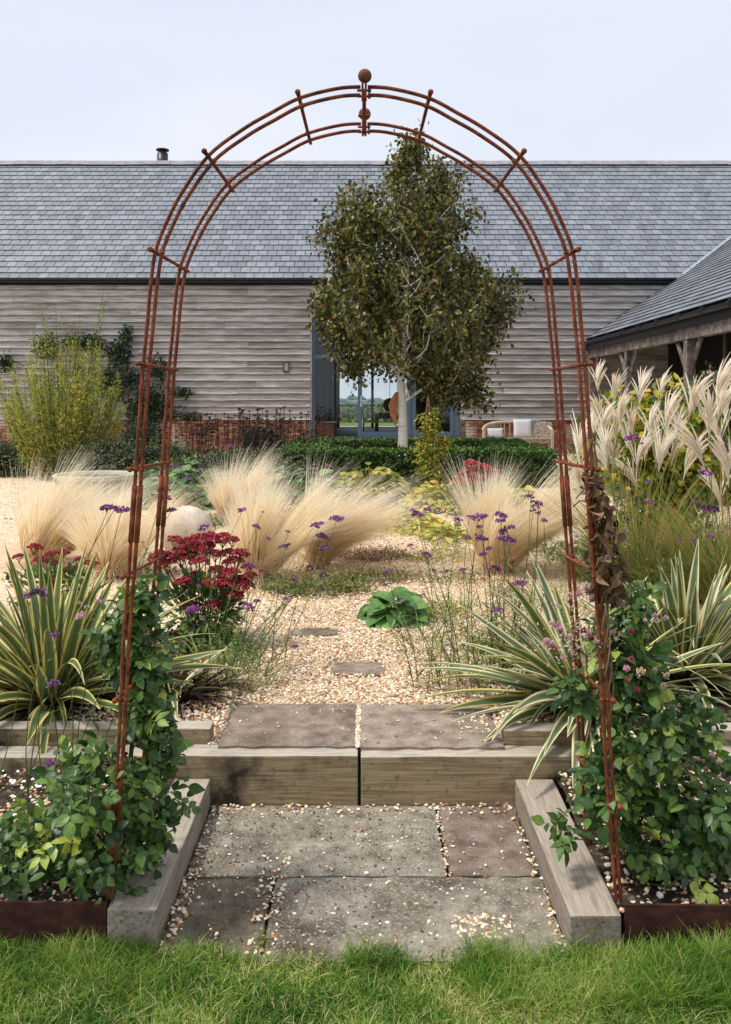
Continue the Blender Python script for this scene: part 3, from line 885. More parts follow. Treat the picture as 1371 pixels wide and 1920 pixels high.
for a, b in ((YW - .04, 18.8), (18.798, 15.3), (15.298, 11.8), (11.798, WYN)):
    g = Geo(); g.add(*box(bx0, bx1, b, a, zbm, WZ0 - 0.30)); g.obj('beam', MAT['board_dark'], porch)
for yp in (21.8, 18.8, 15.3, 11.8, 8.2):
    g = Geo(); g.add(*box(bx0 + .01, bx1 - .0, yp - .09, yp + .09, gz(yp) - 0.02, zbm - .001)); g.obj('post', MAT['board_dark'], porch)
    for sgn in (-1, 1):
        if yp > 21 and sgn > 0: continue
        g = Geo()
        m_ = (bx0 + bx1) / 2
        pts = [np.array([m_, yp + sgn * (.07 + .5 * t), zbm - .6 + .62 * t]) for t in np.linspace(0, 1, 5)]
        V, F, _, _ = tube(pts, .05, 4); g.add(V, F, .5); g.obj('brace', MAT['board_dark'], porch)
g = Geo(); g.add(*box(9.9, 10.05, WYN, YW - .06, 0.2, 5.0)); g.obj('rear_wall', MAT['inside_dark'], porch)
yy = WYN
while yy < YW - 1.5:      # added black panels with posts, standing in for shade inside the porch
    g = Geo(); g.add(*box(7.70, 7.74, yy + .06, min(yy + 1.7, YW - .1), .35, WZ0 + .55)); g.obj('shade_panel', MAT['black'], porch)
    g = Geo(); g.add(*box(7.66, 7.78, yy - .05, yy + .055, .3, WZ0 + .6)); g.obj('shade_panel_post', MAT['board_dark'], porch)
    yy += 1.76

# ------------------------------------------------------------------ far country behind the barn
g = Geo()
Tl = leaf_t(1, 1.0, 0.1, 0)
for (xa, xb, Yt, h) in ((-90, 120, 420, 2.6), (-60, 110, 300, 1.7)):
    x = xa
    while x < xb:
        hh = h * random.uniform(.7, 1.3)
        V = ICO2[0] * np.array([random.uniform(5, 9), 5, hh]) * (1 + .15 * rng.normal(size=(len(ICO2[0]), 1)))
        g.add(V + np.array([x, Yt + random.uniform(-8, 8), hh * .6]), ICO2[1], random.random())
        x += random.uniform(4, 9)
far = g.obj('distant_woodland', M('distant_trees', [(92, 110, 104), (112, 128, 120)], src='attr', rough=1.0), None, False)  # muted bluish green puts the distance haze into the colour
far['kind'] = 'stuff'
g = Geo()
pts, zh = blob_points(9000, [((x, 60 + random.uniform(-1, 1), 0.8), (1.6, 1.2, random.uniform(.7, 1.1))) for x in np.arange(-6, 9, 1.4)], shell=.4)
scatter(g, leaf_t(2, .7, .2, 0), pts, rdir(len(pts)), zh, rng.uniform(.12, .2, len(pts)))
hd = g.obj('field_hedge', MAT['mound']); tag(hd, 'low green hedge in the field seen through the glass doors', 'hedge')

# far-side tree whose twigs show through the glass
def simple_tree(name, label, base, blobs, nleaf, ls, mat, cat='tree', tmpl=None, natt=60, rmin=.006, barkmat='stem_brown', kindname='foliage', hang=0.3, group=None, step=.25, up=.35, seeds=None, shell=.5, rough=.3, jit=.0, wob=.12):
    th = thing(name, label, cat, base, group)
    att, _ = blob_points(natt, blobs, shell=.6, rough=rough)
    sd = seeds or [np.array(base) + np.array([0, 0, t]) for t in (0, .05)]
    net = grow(sd, att, rmin=rmin, step=step, up=up, wob=wob)
    b = branch_geo(net, None, 4); b.obj('branches' if cat != 'tree' else 'trunk', MAT[barkmat], th)
    pts, nn = blob_points(nleaf, blobs, shell=shell, rough=rough)
    g = Geo()
    yd = nrm(rdir(nleaf) + nn * .6 - np.array([0, 0, hang]))
    scatter(g, tmpl or leaf_t(2, .55, .25, .15), pts, yd, nrm(nn + rdir(nleaf) * .7 + np.array([0, 0, .5])), rng.uniform(.7, 1.2, nleaf) * ls)
    o = g.obj(kindname, mat, th); o['kind'] = 'stuff'
    return th
simple_tree('field_tree', 'leafy tree in the field seen through the left glass pane', (-1.9, 45, .25), [((-2.0, 45, 4.2), (1.3, 1.3, 1.5))], 1500, .16, MAT['mound'], natt=40)

# ------------------------------------------------------------------ paving, sleepers, edging
def slab(x0, x1, y0, y1, zt, th, mat, name='slab', parent=None, seed=0, irr=0.006, n=22, round_=0.0, amp=.003):
    g = Geo()
    nx = n; ny = max(6, int(n * (y1 - y0) / (x1 - x0)))
    V = []
    for j in range(ny + 1):
        for i in range(nx + 1):
            u, v = i / nx, j / ny
            x = x0 + (x1 - x0) * u; y = y0 + (y1 - y0) * v
            e = min(u, 1 - u, v, 1 - v)
            if round_:
                uu, vv = 2 * u - 1, 2 * v - 1
                r = max(abs(uu), abs(vv)); q = (abs(uu) ** 4 + abs(vv) ** 4) ** .25
                f = (r / q if q > 0 else 1); f = 1 + (f - 1) * round_ * 3
                x = (x0 + x1) / 2 + (x - (x0 + x1) / 2) * f; y = (y0 + y1) / 2 + (y - (y0 + y1) / 2) * f
            if i in (0, nx): x += irr * nz((0, y * 14, seed), 1) * 2
            if j in (0, ny): y += irr * nz((x * 14, 0, seed), 1) * 2
            z = zt + amp * nz((x, y, seed), 9) + amp * .5 * nz((x, y, seed), 30)
            if e < 1e-6: z -= 0.006
            V.append((x, y, z))
    F = [(j * (nx + 1) + i, j * (nx + 1) + i + 1, (j + 1) * (nx + 1) + i + 1, (j + 1) * (nx + 1) + i) for j in range(ny) for i in range(nx)]
    g.add(V, F, .5)
    # skirt
    rim = [i for i in range(nx + 1)] + [(j * (nx + 1) + nx) for j in range(1, ny + 1)] + [ny * (nx + 1) + i for i in range(nx - 1, -1, -1)] + [j * (nx + 1) for j in range(ny - 1, 0, -1)]
    SV = [V[i] for i in rim]; SV2 = [(a, b, zt - th) for a, b, c in SV]
    m = len(rim)
    g.add(SV + SV2, [(i, m + i, m + (i + 1) % m, (i + 1) % m) for i in range(m)], .5)
    return g.obj(name, mat, parent, True)
paving = bpy.data.objects.new('paving', None); COL.objects.link(paving); paving['kind'] = 'structure'
slab(-.622, .288, 2.985, 3.505, 0, .05, MAT['slab_grey'], parent=paving, seed=1)
slab(.301, .612, 2.99, 3.505, -.002, .05, MAT['slab_plum'], parent=paving, seed=2)
slab(-.625, -.318, 2.54, 2.975, -.006, .05, MAT['slab_dark'], parent=paving, seed=3)
slab(-.305, .615, 2.53, 2.975, .001, .05, MAT['slab_grey'], parent=paving, seed=4)
sheet('paving_bed', [-.63, 0, .62], [2.52, 3, 3.508], lambda x, y: -.03, MAT['soil'])
upper = bpy.data.objects.new('upper_paving', None); COL.objects.link(upper); upper['kind'] = 'structure'
slab(-.615, -.034, 3.585, 4.09, .213, .05, MAT['slab_plum'], parent=upper, seed=5)
slab(-.020, .587, 3.58, 4.085, .211, .05, MAT['slab_plum'], parent=upper, seed=6)
STONES = []
for (px, py, wx, wy, mt, lab) in ((671, 1256, .285, .20, 'slab_plum', 'small brown stepping stone, nearer of the two sunk in the gravel'), (591, 1188, .30, .17, 'slab_dark', 'small grey stepping stone, farther of the two sunk in the gravel')):
    c = G(px, py)
    STONES.append((c[0], c[1], wx / 2, wy / 2))
    o = slab(c[0] - wx / 2, c[0] + wx / 2, c[1] - wy / 2, c[1] + wy / 2, c[2] + .016, .05, MAT[mt], name='stepping_stone', seed=px, round_=(0.12 if px > 600 else .8), irr=.012, n=16)
    tag(o, lab, 'stepping stone', 'stepping stones in the gravel path')

def sleeper(x0, x1, y0, y1, z0, z1, label, axis='x', group='weathered timber sleepers edging the steps'):
    nx = max(2, int((x1 - x0) / .04)); ny = max(2, int((y1 - y0) / .04)); nzz = max(2, int((z1 - z0) / .03))
    bm = bmesh.new()
    bmesh.ops.create_cube(bm, size=1)
    bm.transform(Matrix.Translation(((x0 + x1) / 2, (y0 + y1) / 2, (z0 + z1) / 2)) @ Matrix.Diagonal((x1 - x0, y1 - y0, z1 - z0, 1)))
    bmesh.ops.bevel(bm, geom=list(bm.edges), offset=.006, segments=2, profile=.6, affect='EDGES')
    long_e = [e for e in bm.edges if abs((e.verts[0].co - e.verts[1].co)[0 if axis == 'x' else 1]) > .3 * ((x1 - x0) if axis == 'x' else (y1 - y0))]
    bmesh.ops.subdivide_edges(bm, edges=long_e, cuts=int(max(x1 - x0, y1 - y0) / .03), use_grid_fill=True)
    sd = random.uniform(0, 50)
    for v in bm.verts:
        c = v.co
        s = (c.x * 5, c.y * 40, c.z * 40) if axis == 'x' else (c.x * 40, c.y * 5, c.z * 40)
        d = mnoise.noise(Vector(s) + Vector((sd, 0, 0))) * .0028
        d2 = mnoise.noise(Vector((c.x * 3, c.y * 3, c.z * 3)) + Vector((0, sd, 0))) * .004
        cc = Vector(((x0 + x1) / 2 if axis == 'y' else c.x, (y0 + y1) / 2 if axis == 'x' else c.y, (z0 + z1) / 2))
        n_ = (c - cc)
        if n_.length: v.co += n_.normalized() * (d + d2)
    me = bpy.data.meshes.new('sleeper'); bm.to_mesh(me); bm.free()
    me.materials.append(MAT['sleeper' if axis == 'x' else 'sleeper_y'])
    o = link('timber_sleeper', me)
    tag(o, label, 'sleeper', group)
    return o
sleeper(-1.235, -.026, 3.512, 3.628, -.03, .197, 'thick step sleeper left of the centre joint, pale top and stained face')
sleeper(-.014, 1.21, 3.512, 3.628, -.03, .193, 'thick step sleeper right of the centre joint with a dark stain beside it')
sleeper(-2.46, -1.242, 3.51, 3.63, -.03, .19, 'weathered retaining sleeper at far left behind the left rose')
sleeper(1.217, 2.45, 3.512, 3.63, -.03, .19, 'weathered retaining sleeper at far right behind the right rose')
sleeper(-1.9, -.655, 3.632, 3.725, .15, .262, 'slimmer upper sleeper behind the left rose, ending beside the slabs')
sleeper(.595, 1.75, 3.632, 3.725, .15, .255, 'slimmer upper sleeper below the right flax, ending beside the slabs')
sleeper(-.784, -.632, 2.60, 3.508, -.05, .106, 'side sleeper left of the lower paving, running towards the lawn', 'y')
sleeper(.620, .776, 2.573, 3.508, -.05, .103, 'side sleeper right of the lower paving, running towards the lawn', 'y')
def edging(x0, x1, y, label):
    g = Geo()
    n = 30
    xs = np.linspace(x0, x1, n + 1)
    V = []
    for x in xs:
        w = .004 * math.sin(x * 3)
        V += [(x, y + w, -.05), (x, y + w, .118), (x, y + w + .006, .120), (x, y + w + .006, -.05)]
    F = [(a * 4 + j, a * 4 + (j + 1) % 4, a * 4 + 4 + (j + 1) % 4, a * 4 + 4 + j) for a in range(n) for j in range(4)] + [(3, 2, 1, 0), (n * 4, n * 4 + 1, n * 4 + 2, n * 4 + 3)]
    g.add(V, F, .5)
    o = g.obj('steel_edging', MAT['edging']); tag(o, label, 'edging', 'rusty steel bed edging')
edging(-4.5, -.79, 2.615, 'rusty brown steel edging strip below the left rose')
edging(.795, 4.5, 2.60, 'rusty brown steel edging strip below the right rose')

# ------------------------------------------------------------------ gravel
def pebbles(name, n, fx, fy, size, zf, tmpl=ICO1, mask=None, kind='stuff', mat='pebble', dens=None):
    X = rng.uniform(*fx, n) if not callable(fx) else fx(n)
    Y = rng.uniform(*fy, n)
    if mask is not None:
        k = mask(X, Y); X, Y = X[k], Y[k]
    n = len(X)
    Z = np.array([zf(x, y) for x, y in zip(X, Y)])
    s = size * rng.uniform(.55, 1.35, n)
    S = np.stack([s * rng.uniform(.75, 1.3, n), s, s * rng.uniform(.35, .7, n)], 1)
    a = rng.random(n) * 6.28
    yd = np.stack([np.cos(a), np.sin(a), rng.normal(size=n) * .25], 1)
    g = Geo()
    T = (tmpl[0] * (1 + .18 * rng.normal(size=(len(tmpl[0]), 1))), tmpl[1])
    scatter(g, T, np.stack([X, Y, Z + S[:, 2] * .35], 1), yd, np.tile([0, 0, 1.0], (n, 1)) + rng.normal(size=(n, 3)) * .3, S)
    o = g.obj(name, MAT[mat]); o['kind'] = kind
    return o
def free(X, Y):
    k = ~((X > -.625) & (X < .595) & (Y > 3.575) & (Y < 4.095))
    for (a, b, u, v) in STONES:
        k &= ~((np.abs(X - a) / (u + .004)) ** 4 + (np.abs(Y - b) / (v + .004)) ** 4 < 1 + .3 * rng.normal(size=len(X)))
    return k
GR = lambda x, y: gz(y) + .004 + rng.random() * .008
pebbles('gravel', 34000, (-1.15, 1.1), (3.73, 6.0), .0062, GR, ICO1, lambda X, Y: free(X, Y) & (np.abs(X) < .55 + .3 * (Y - 3.4)))
pebbles('gravel', 1500, (-.66, .60), (3.62, 3.8), .0062, lambda x, y: gz(y), ICO1, free)
pebbles('gravel', 26000, (-2.6, 2.8), (6.0, 9.5), .010, GR, OCT)
pebbles('gravel', 16000, (-6.5, 6.5), (9.5, 17), .016, GR, OCT)
pebbles('gravel', 420, (-.036, -.018), (3.58, 4.09), .0055, lambda x, y: .205, ICO1)
# stones strayed onto the slabs and into the beds
def stray(n, fx, fy, size, z, hot=None):
    return pebbles('scattered_pebbles', n, fx, fy, size, z, ICO1, hot)
stray(300, (-.60, .6), (2.56, 3.5), .0052, lambda x, y: .001)
stray(230, (-.60, .6), (3.42, 3.508), .0062, lambda x, y: .001, lambda X, Y: rng.random(len(X)) < .45 + .5 * (np.abs(np.sin(X * 7)) > .5))
stray(110, (-.36, -.27), (2.55, 3.1), .006, lambda x, y: .0)
stray(60, (.284, .306), (2.98, 3.5), .006, lambda x, y: -.002)
stray(150, (-.622, -.57), (2.55, 3.5), .0068, lambda x, y: .0)
stray(70, (.585, .618), (2.5, 3.4), .0068, lambda x, y: .0)
stray(90, (.28, .48), (2.62, 2.75), .0065, lambda x, y: .001)
stray(60, (-.6, .58), (3.6, 4.08), .0055, lambda x, y: .213)
stray(70, (.42, .56), (3.7, 3.95), .0055, lambda x, y: .213)
for s_ in (-1, 1):
    pebbles('bed_gravel', 3000, lambda n: s_ * rng.uniform(.79, 2.4, n), (2.63, 3.5), .0085, lambda x, y: .08 + .06 * (y - 2.6) + .02 * rng.random(), ICO1, lambda X, Y: rng.random(len(X)) < .8)
pebbles('bed_gravel', 2600, (.62, 1.6), (3.74, 4.4), .0085, lambda x, y: gz(y) + .03 + .006 * rng.random(), ICO1)
pebbles('bed_gravel', 2600, (-1.5, -.62), (3.74, 4.4), .0075, lambda x, y: gz(y) + .03 + .006 * rng.random(), ICO1)
g = Geo()
for _ in range(34):
    x, y = random.uniform(-.6, .0) if random.random() < .8 else random.uniform(0, .5), random.uniform(2.6, 3.3)
    a = random.uniform(0, 6.28); L = random.uniform(.03, .13)
    p = [np.array([x + math.cos(a + .3 * t) * L * t, y + math.sin(a + .3 * t) * L * t, .004 + .004 * math.sin(t * 3)]) for t in np.linspace(0, 1, 4)]
    add_tube(g, p, .0011, 4)
o = g.obj('fallen_twigs', MAT['twig']); o['kind'] = 'stuff'
g = Geo(); n = 900
a = rng.random(n) * 6.28
ps = np.stack([-.62 + .9 * rng.random(n) ** 2.2, rng.uniform(2.5, 3.5, n), np.full(n, .004)], 1)
scatter(g, leaf_t(2, .5, .3, .3), ps, np.stack([np.cos(a), np.sin(a), rng.normal(size=n) * .2], 1), np.tile([0, 0, 1.], (n, 1)) + rng.normal(size=(n, 3)) * .3, rng.uniform(.006, .018, n))
o = g.obj('leaf_litter', MAT['dead_leaf']); o['kind'] = 'stuff'
g = Geo(); n = 1400
ps = rng.normal(size=(n, 3)) * np.array([.012, .022, .006]) + np.array([-.313, 2.6, .012])
scatter(g, leaf_t(1, .4, .2, 0), ps, nrm(rdir(n) + np.array([0, 0, 1.2])), rdir(n), rng.uniform(.006, .012, n))
o = g.obj('moss_tuft', MAT['moss']); tag(o, 'bright green moss tuft in the joint at the front of the slabs', 'moss')

# ------------------------------------------------------------------ lawn grass
def lawn_blades(n, fx, fy, L0, L1, mask=None, w=.0026, dry=.06, lean=.5):
    X = rng.uniform(*fx, n); Y = rng.uniform(*fy, n)
    if mask is not None:
        k = mask(X, Y); X, Y = X[k], Y[k]
    n = len(X)
    tall = np.array([nz((x, y, 0), 3.2, 4) for x, y in zip(X, Y)])
    L = rng.uniform(L0, L1, n) * (1 + .5 * tall)
    d = nrm(np.stack([rng.normal(size=n) * lean, rng.normal(size=n) * lean, np.ones(n)], 1))
    b = np.stack([rng.normal(size=n) * .45, rng.normal(size=n) * .45, -rng.random(n) * .35], 1)
    patch = np.array([nz((x, y, 3), 6.5, 9) for x, y in zip(X, Y)])
    R = np.clip(rng.random(n) * .85 + .08 + patch * .6, 0, .94)
    R = np.where(rng.random(n) < dry * (1 + 4 * np.maximum(0, patch)), 1.0, R)
    g = Geo()
    blades(g, np.stack([X, Y, np.full(n, -.02)], 1), d, b, L, rng.uniform(.6, 1.3, n) * w, 4, R)
    o = g.obj('grass', MAT['grass']); o['kind'] = 'stuff'
edge = lambda X, Y: (Y < 2.562 + .02 * np.sin(X * 9) + .02 * np.sin(X * 23)) | ((X < -.64) & (Y < 2.6)) | ((X > .625) & (Y < 2.57)) | (X < -.80) | (X > .80)
lawn_blades(60000, (-1.15, 1.15), (2.02, 2.6), .024, .060, edge, w=.0036, lean=.6, dry=.12)
lawn_blades(9000, (.3, 1.2), (2.32, 2.57), .06, .10, edge, lean=.35, dry=.02)
lawn_blades(3500, (-1.15, -.5), (2.4, 2.6), .05, .08, edge, lean=.35, dry=.03)
lawn_blades(900, (-.05, .12), (2.5, 2.57), .05, .075, None, lean=.4, dry=.05)
lawn_blades(14000, (-2.6, 2.6), (.9, 2.02), .03, .06, None, w=.004)
lawn_blades(9000, (-2.6, -1.15), (2.0, 2.6), .03, .06, None, w=.004)
lawn_blades(9000, (1.15, 2.6), (2.0, 2.58), .03, .07, None, w=.004)

# ------------------------------------------------------------------ rusty garden arch
arch = thing('garden_arch', 'tall rusty steel garden arch with paired rods and ball finials', 'arch', (0, 2.85, .1))
YF, YB = 2.65, 3.0
prof = [(163, 0), (166, 50), (184, 121), (212, 175), (243, 228), (292, 292), (362, 342), (416, 370), (471, 391), (542, 401), (600, 406), (683, 414), (780, 421), (880, 428), (1050, 440), (1200, 451), (1400, 461), (1690, 481)]
def spline(pts, n):
    pts = np.array(pts, dtype=float)
    d = np.r_[0, np.cumsum(np.linalg.norm(np.diff(pts, axis=0), axis=1))]
    # catmull-rom through points
    out = []
    Pp = np.vstack([[pts[0][0], -pts[1][1]] if pts.shape[1] == 2 else 2 * pts[0] - pts[1], pts, 2 * pts[-1] - pts[-2]])
    for i in range(len(pts) - 1):
        p0, p1, p2, p3 = Pp[i], Pp[i + 1], Pp[i + 2], Pp[i + 3]
        for t in np.linspace(0, 1, n, endpoint=False):
            out.append(.5 * (2 * p1 + (p2 - p0) * t + (2 * p0 - 5 * p1 + 4 * p2 - p3) * t * t + (3 * p1 - p0 - 3 * p2 + p3) * t ** 3))
    out.append(pts[-1])
    return np.array(out)
pr = spline(prof, 5)
AX = pr[:, 1] / FPX * YF
AZ = EYE - (pr[:, 0] - 755) / FPX * YF
# inward normal offset for the inner rod
dx = np.gradient(AX); dz = np.gradient(AZ); ln = np.hypot(dx, dz)
nx_, nz_ = dz / ln, -dx / ln
offs = np.interp(AZ, [0.1, 1.0, 1.9, 2.63], [.014, .0175, .019, .0255])
gap0 = .011
def hoop(Y, sgn, inner):
    X = AX + (nx_ * offs if inner else 0); Z = AZ + (nz_ * offs if inner else 0)
    k = X > -.001
    X = np.maximum(X, gap0 if True else 0)
    return np.stack([sgn * X, np.full(len(X), Y), Z], 1)
RR = .0058
for Y in (YF, YB):
    for sgn in (-1, 1):
        for inner in (0, 1):
            g = Geo(); add_tube(g, hoop(Y, sgn, inner), RR, 10); g.obj('rod', MAT['rust'], arch, True)
# sleeves where the legs are joined
for Y in (YF, YB):
    for sgn in (-1, 1):
        for inner in (0, 1):
            h = hoop(Y, sgn, inner)
            k = (h[:, 2] < 1.44) & (h[:, 2] > 1.20)
            g = Geo(); add_tube(g, h[k], RR * 1.45, 10); g.obj('sleeve', MAT['rust'], arch, True)
# rungs
def at_z(py):
    i = int(np.argmin(np.abs(pr[:, 0] - py))); return i
for py in (183, 287, 468, 683, 888, 1094, 1300, 1520):
    i = at_z(py)
    for sgn in (-1, 1):
        h0, h1 = hoop(YF, sgn, 0)[i], hoop(YB, sgn, 1)[i]
        out_ = np.array([-sgn * nx_[i], 0, -nz_[i]]) * .014
        a = h0 + out_ + np.array([0, -.016, 0]); b = h1 - out_ * .5 + np.array([0, .014, 0])
        g = Geo()
        pts = [a, a * .93 + b * .07, a * .5 + b * .5, b]
        add_tube(g, pts, [.0085, .0062, .0058, .0058], 8)
        g.add(ICO2[0] * .0092 + a, ICO2[1], .5)
        for q in (h0, hoop(YF, sgn, 1)[i], hoop(YB, sgn, 0)[i], h1):
            g.add(ICO1[0] * .0095 + q, ICO1[1], .5)
        g.obj('rung', MAT['rust'], arch, True)
ztop = AZ[0]
for Y in (YF, YB):
    bl = thing_ = None
    for s2 in (-1, 1):
        g = Geo(); g.add(*box(s2 * .0015 if s2 > 0 else -.0085, .0085 if s2 > 0 else -.0015, Y - .014, Y + .014, ztop - .040, ztop + .012)); g.obj('clamp_plate', MAT['rust'], arch)
    g = Geo()
    for dz_ in (-.012, -.03):
        add_tube(g, [(-.022, Y - .002, ztop + dz_), (.022, Y - .002, ztop + dz_)], .0038, 6)
        add_tube(g, [(.012, Y - .002, ztop + dz_), (.02, Y - .002, ztop + dz_)], .0075, 6)
    g.obj('bolt', MAT['rust'], arch)
    g = Geo(); g.add(ICO3[0] * .0215 + np.array([.002, Y, ztop + .034]), ICO3[1], .5); g.obj('ball_finial', MAT['rust_ball'], arch, True)
g = Geo(); add_tube(g, [(0, YF - .012, ztop - .016), (0, YB + .012, ztop - .03)], .0062, 8)
add_tube(g, [(-.02, YF + .2, ztop - .022), (.018, YF + .2, ztop - .022)], .0055, 6); g.obj('ridge_bar', MAT['rust'], arch, True)

# ------------------------------------------------------------------ birch tree
YT = 16.0
tp = lambda px, py, dy=0.0: P(px, py, YT) + np.array([0, dy, 0])
birch = thing('birch_tree', 'white stemmed birch with dense dark olive crown inside the clipped hedge', 'tree', (P(755, 0, YT)[0], YT, gz(YT)))
trunk_px = [(755, 905), (755, 850), (756, 800), (755, 755), (752, 725), (752, 700), (755, 670), (758, 640), (760, 600), (761, 560), (765, 500), (768, 440), (770, 380), (772, 320), (771, 280)]
tpts = [tp(a, b) for a, b in trunk_px]
trad = [.108, .098, .09, .083, .077, .07, .06, .054, .047, .042, .034, .027, .02, .012, .005]
g = Geo(); add_tube(g, tpts, trad, 14); g.obj('trunk', MAT['birch_bark'], birch, True)
prof_t = [(272, 762, 780), (290, 750, 795), (310, 742, 820), (335, 735, 842), (360, 705, 855), (400, 662, 876), (440, 628, 882), (480, 628, 880), (520, 618, 912), (560, 606, 946), (600, 610, 950), (640, 622, 942), (680, 650, 925), (710, 690, 912), (735, 815, 895)]
pa = np.array(prof_t, dtype=float)
att = []
def crown_pts(n, sh=0.0):
    out = []
    while len(out) < n:
        py = random.uniform(262, 752)
        l_, r_ = np.interp(py, pa[:, 0], pa[:, 1]), np.interp(py, pa[:, 0], pa[:, 2])
        if random.random() > (r_ - l_) / 370 : continue
        px = random.uniform(l_, r_)
        u = (px - (l_ + r_) / 2) / ((r_ - l_) / 2)
        hw = (r_ - l_) / 2 / FPX * YT
        dy = random.uniform(-1, 1) * math.sqrt(max(0.02, 1 - u * u)) * min(hw, 1.7)
        if 690 < px < 800 and py > 690: continue
        q = tp(px, py, dy)
        q[0] += 0.0
        if nz(q, 1.6, 3.3) < -.3 : continue
        out.append(q)
    return out
att = crown_pts(430)
# left shoulder with its own tip and a few stray leaders
for (a, b) in ((655, 350), (648, 380), (640, 400), (610, 430), (600, 445), (690, 365), (663, 395), (835, 330), (860, 340), (890, 400), (905, 530), (960, 520), (968, 560), (592, 560), (600, 610), (905, 755), (870, 745), (650, 690), (772, 268), (768, 280)):
    att.append(tp(a, b, random.uniform(-.4, .4)))
seeds = []
for i in range(4, len(tpts)):
    seeds.append(tpts[i])
seeds = [tpts[3]] + seeds
net = grow(seeds, att, rmin=.0055, ex=.46, step=.16, up=.6, wob=.05)
nodes, par, rad, bid = net
nbr = bid.max() + 1
for b in range(nbr):
    gb = branch_geo(net, b, 6)
    if gb.n: gb.obj('branch', MAT['birch_bark'], birch, True)
g = Geo()
L = []
for i in range(len(nodes)):
    if rad[i] < .013 and bid[i] >= 0:
        k = 8
        L.append(nodes[i] + rng.normal(size=(k, 3)) * .085)
L = np.concatenate(L)
for a in att:
    L = np.concatenate([L, (a + rng.normal(size=(58, 3)) * np.array([.12, .12, .15]))])
tx = np.interp(-L[:, 2], [-p[2] for p in tpts], [p[0] for p in tpts])
rel = (np.abs(L[:, 0] - tx) < .16 + .28 * rng.random(len(L))) & (L[:, 1] < 16.15) & (L[:, 2] > 2.0) & (L[:, 2] < 4.4)
L = L[~(rel & (rng.random(len(L)) < .68))]
n = len(L)
yd = nrm(rdir(n) * .8 + np.array([0, 0, -.75]))
scatter(g, leaf_t(2, .72, .3, .2, p=.7), L, yd, rdir(n), rng.uniform(.07, .115, n))
o = g.obj('foliage', MAT['birch_leaf'], birch); o['kind'] = 'stuff'
# peeling bark flap
g = Geo()
V = []
for i, t in enumerate(np.linspace(0, 1, 9)):
    a = tp(747 - 4 * t, 735 + 68 * t, -.08)
    wdt = (.16 * math.sin(math.pi * min(1, t * .9 + .12))) * (1 + .25 * nz((t * 9, 0, 0)))
    V += [a, a + np.array([-wdt * .5, -.04 - .03 * math.sin(t * 5), 0]), a + np.array([-wdt, -.015, 0.01 * math.sin(t * 11)])]
F = [(i * 3 + j, i * 3 + j + 1, i * 3 + j + 4, i * 3 + j + 3) for i in range(8) for j in range(2)]
g.add(V, F, .5); g.obj('peeling_bark', MAT['bark_flap'], birch, True)

# ------------------------------------------------------------------ clipped box hedge square
hedge = thing('box_hedge', 'low clipped box hedge square around the birch tree', 'hedge', (.85, 16, .3))
HX0, HX1, HY0, HY1, HW, HZ = -1.42, 3.1, 13.7, 18.3, .75, .85
runs = [(HX0, HX1, HY0, HY0 + HW), (HX0, HX1, HY1 - HW, HY1), (HX0, HX0 + HW, HY0 + HW + .001, HY1 - HW - .001), (HX1 - HW, HX1, HY0 + HW + .001, HY1 - HW - .001)]
T = leaf_t(2, .75, .25, .15)
for (x0, x1, y0, y1) in runs:
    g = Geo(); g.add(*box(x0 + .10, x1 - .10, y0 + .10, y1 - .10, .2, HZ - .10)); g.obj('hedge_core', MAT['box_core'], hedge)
    g = Geo()
    areas = [(x1 - x0) * (y1 - y0), (x1 - x0) * (HZ - .25), (y1 - y0) * (HZ - .25)]
    dens = 3000
    P_, N_ = [], []
    def face(n, f, nn):
        p = f(rng.random(n), rng.random(n)); P_.append(p); N_.append(np.tile(nn, (n, 1)))
    zb = .26
    face(int(areas[0] * dens * 1.3), lambda u, v: np.stack([x0 + u * (x1 - x0), y0 + v * (y1 - y0), np.full(len(u), HZ)], 1), [0, 0, 1.])
    face(int(areas[1] * dens), lambda u, v: np.stack([x0 + u * (x1 - x0), np.full(len(u), y0), zb + v * (HZ - zb)], 1), [0, -1., 0])
    face(int(areas[1] * dens * .5), lambda u, v: np.stack([x0 + u * (x1 - x0), np.full(len(u), y1), zb + v * (HZ - zb)], 1), [0, 1., 0])
    face(int(areas[2] * dens * .7), lambda u, v: np.stack([np.full(len(u), x0), y0 + u * (y1 - y0), zb + v * (HZ - zb)], 1), [-1., 0, 0])
    face(int(areas[2] * dens * .7), lambda u, v: np.stack([np.full(len(u), x1), y0 + u * (y1 - y0), zb + v * (HZ - zb)], 1), [1., 0, 0])
    PP, NN = np.concatenate(P_), np.concatenate(N_)
    n = len(PP)
    bumpy = np.array([nz(p, 3.5, 2) * .06 + nz(p, 11, 5) * .05 for p in PP])
    PP = PP + NN * (bumpy + rng.normal(size=n) * .012)[:, None]
    # top leaves coloured lighter, standing in for light from above
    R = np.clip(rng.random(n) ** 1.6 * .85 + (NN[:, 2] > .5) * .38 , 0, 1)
    scatter(g, T, PP, nrm(rdir(n) + NN * .35), nrm(NN + rdir(n) * .7), rng.uniform(.032, .055, n), R)
    o = g.obj('hedge_foliage', MAT['box_leaf'], hedge); o['kind'] = 'stuff'

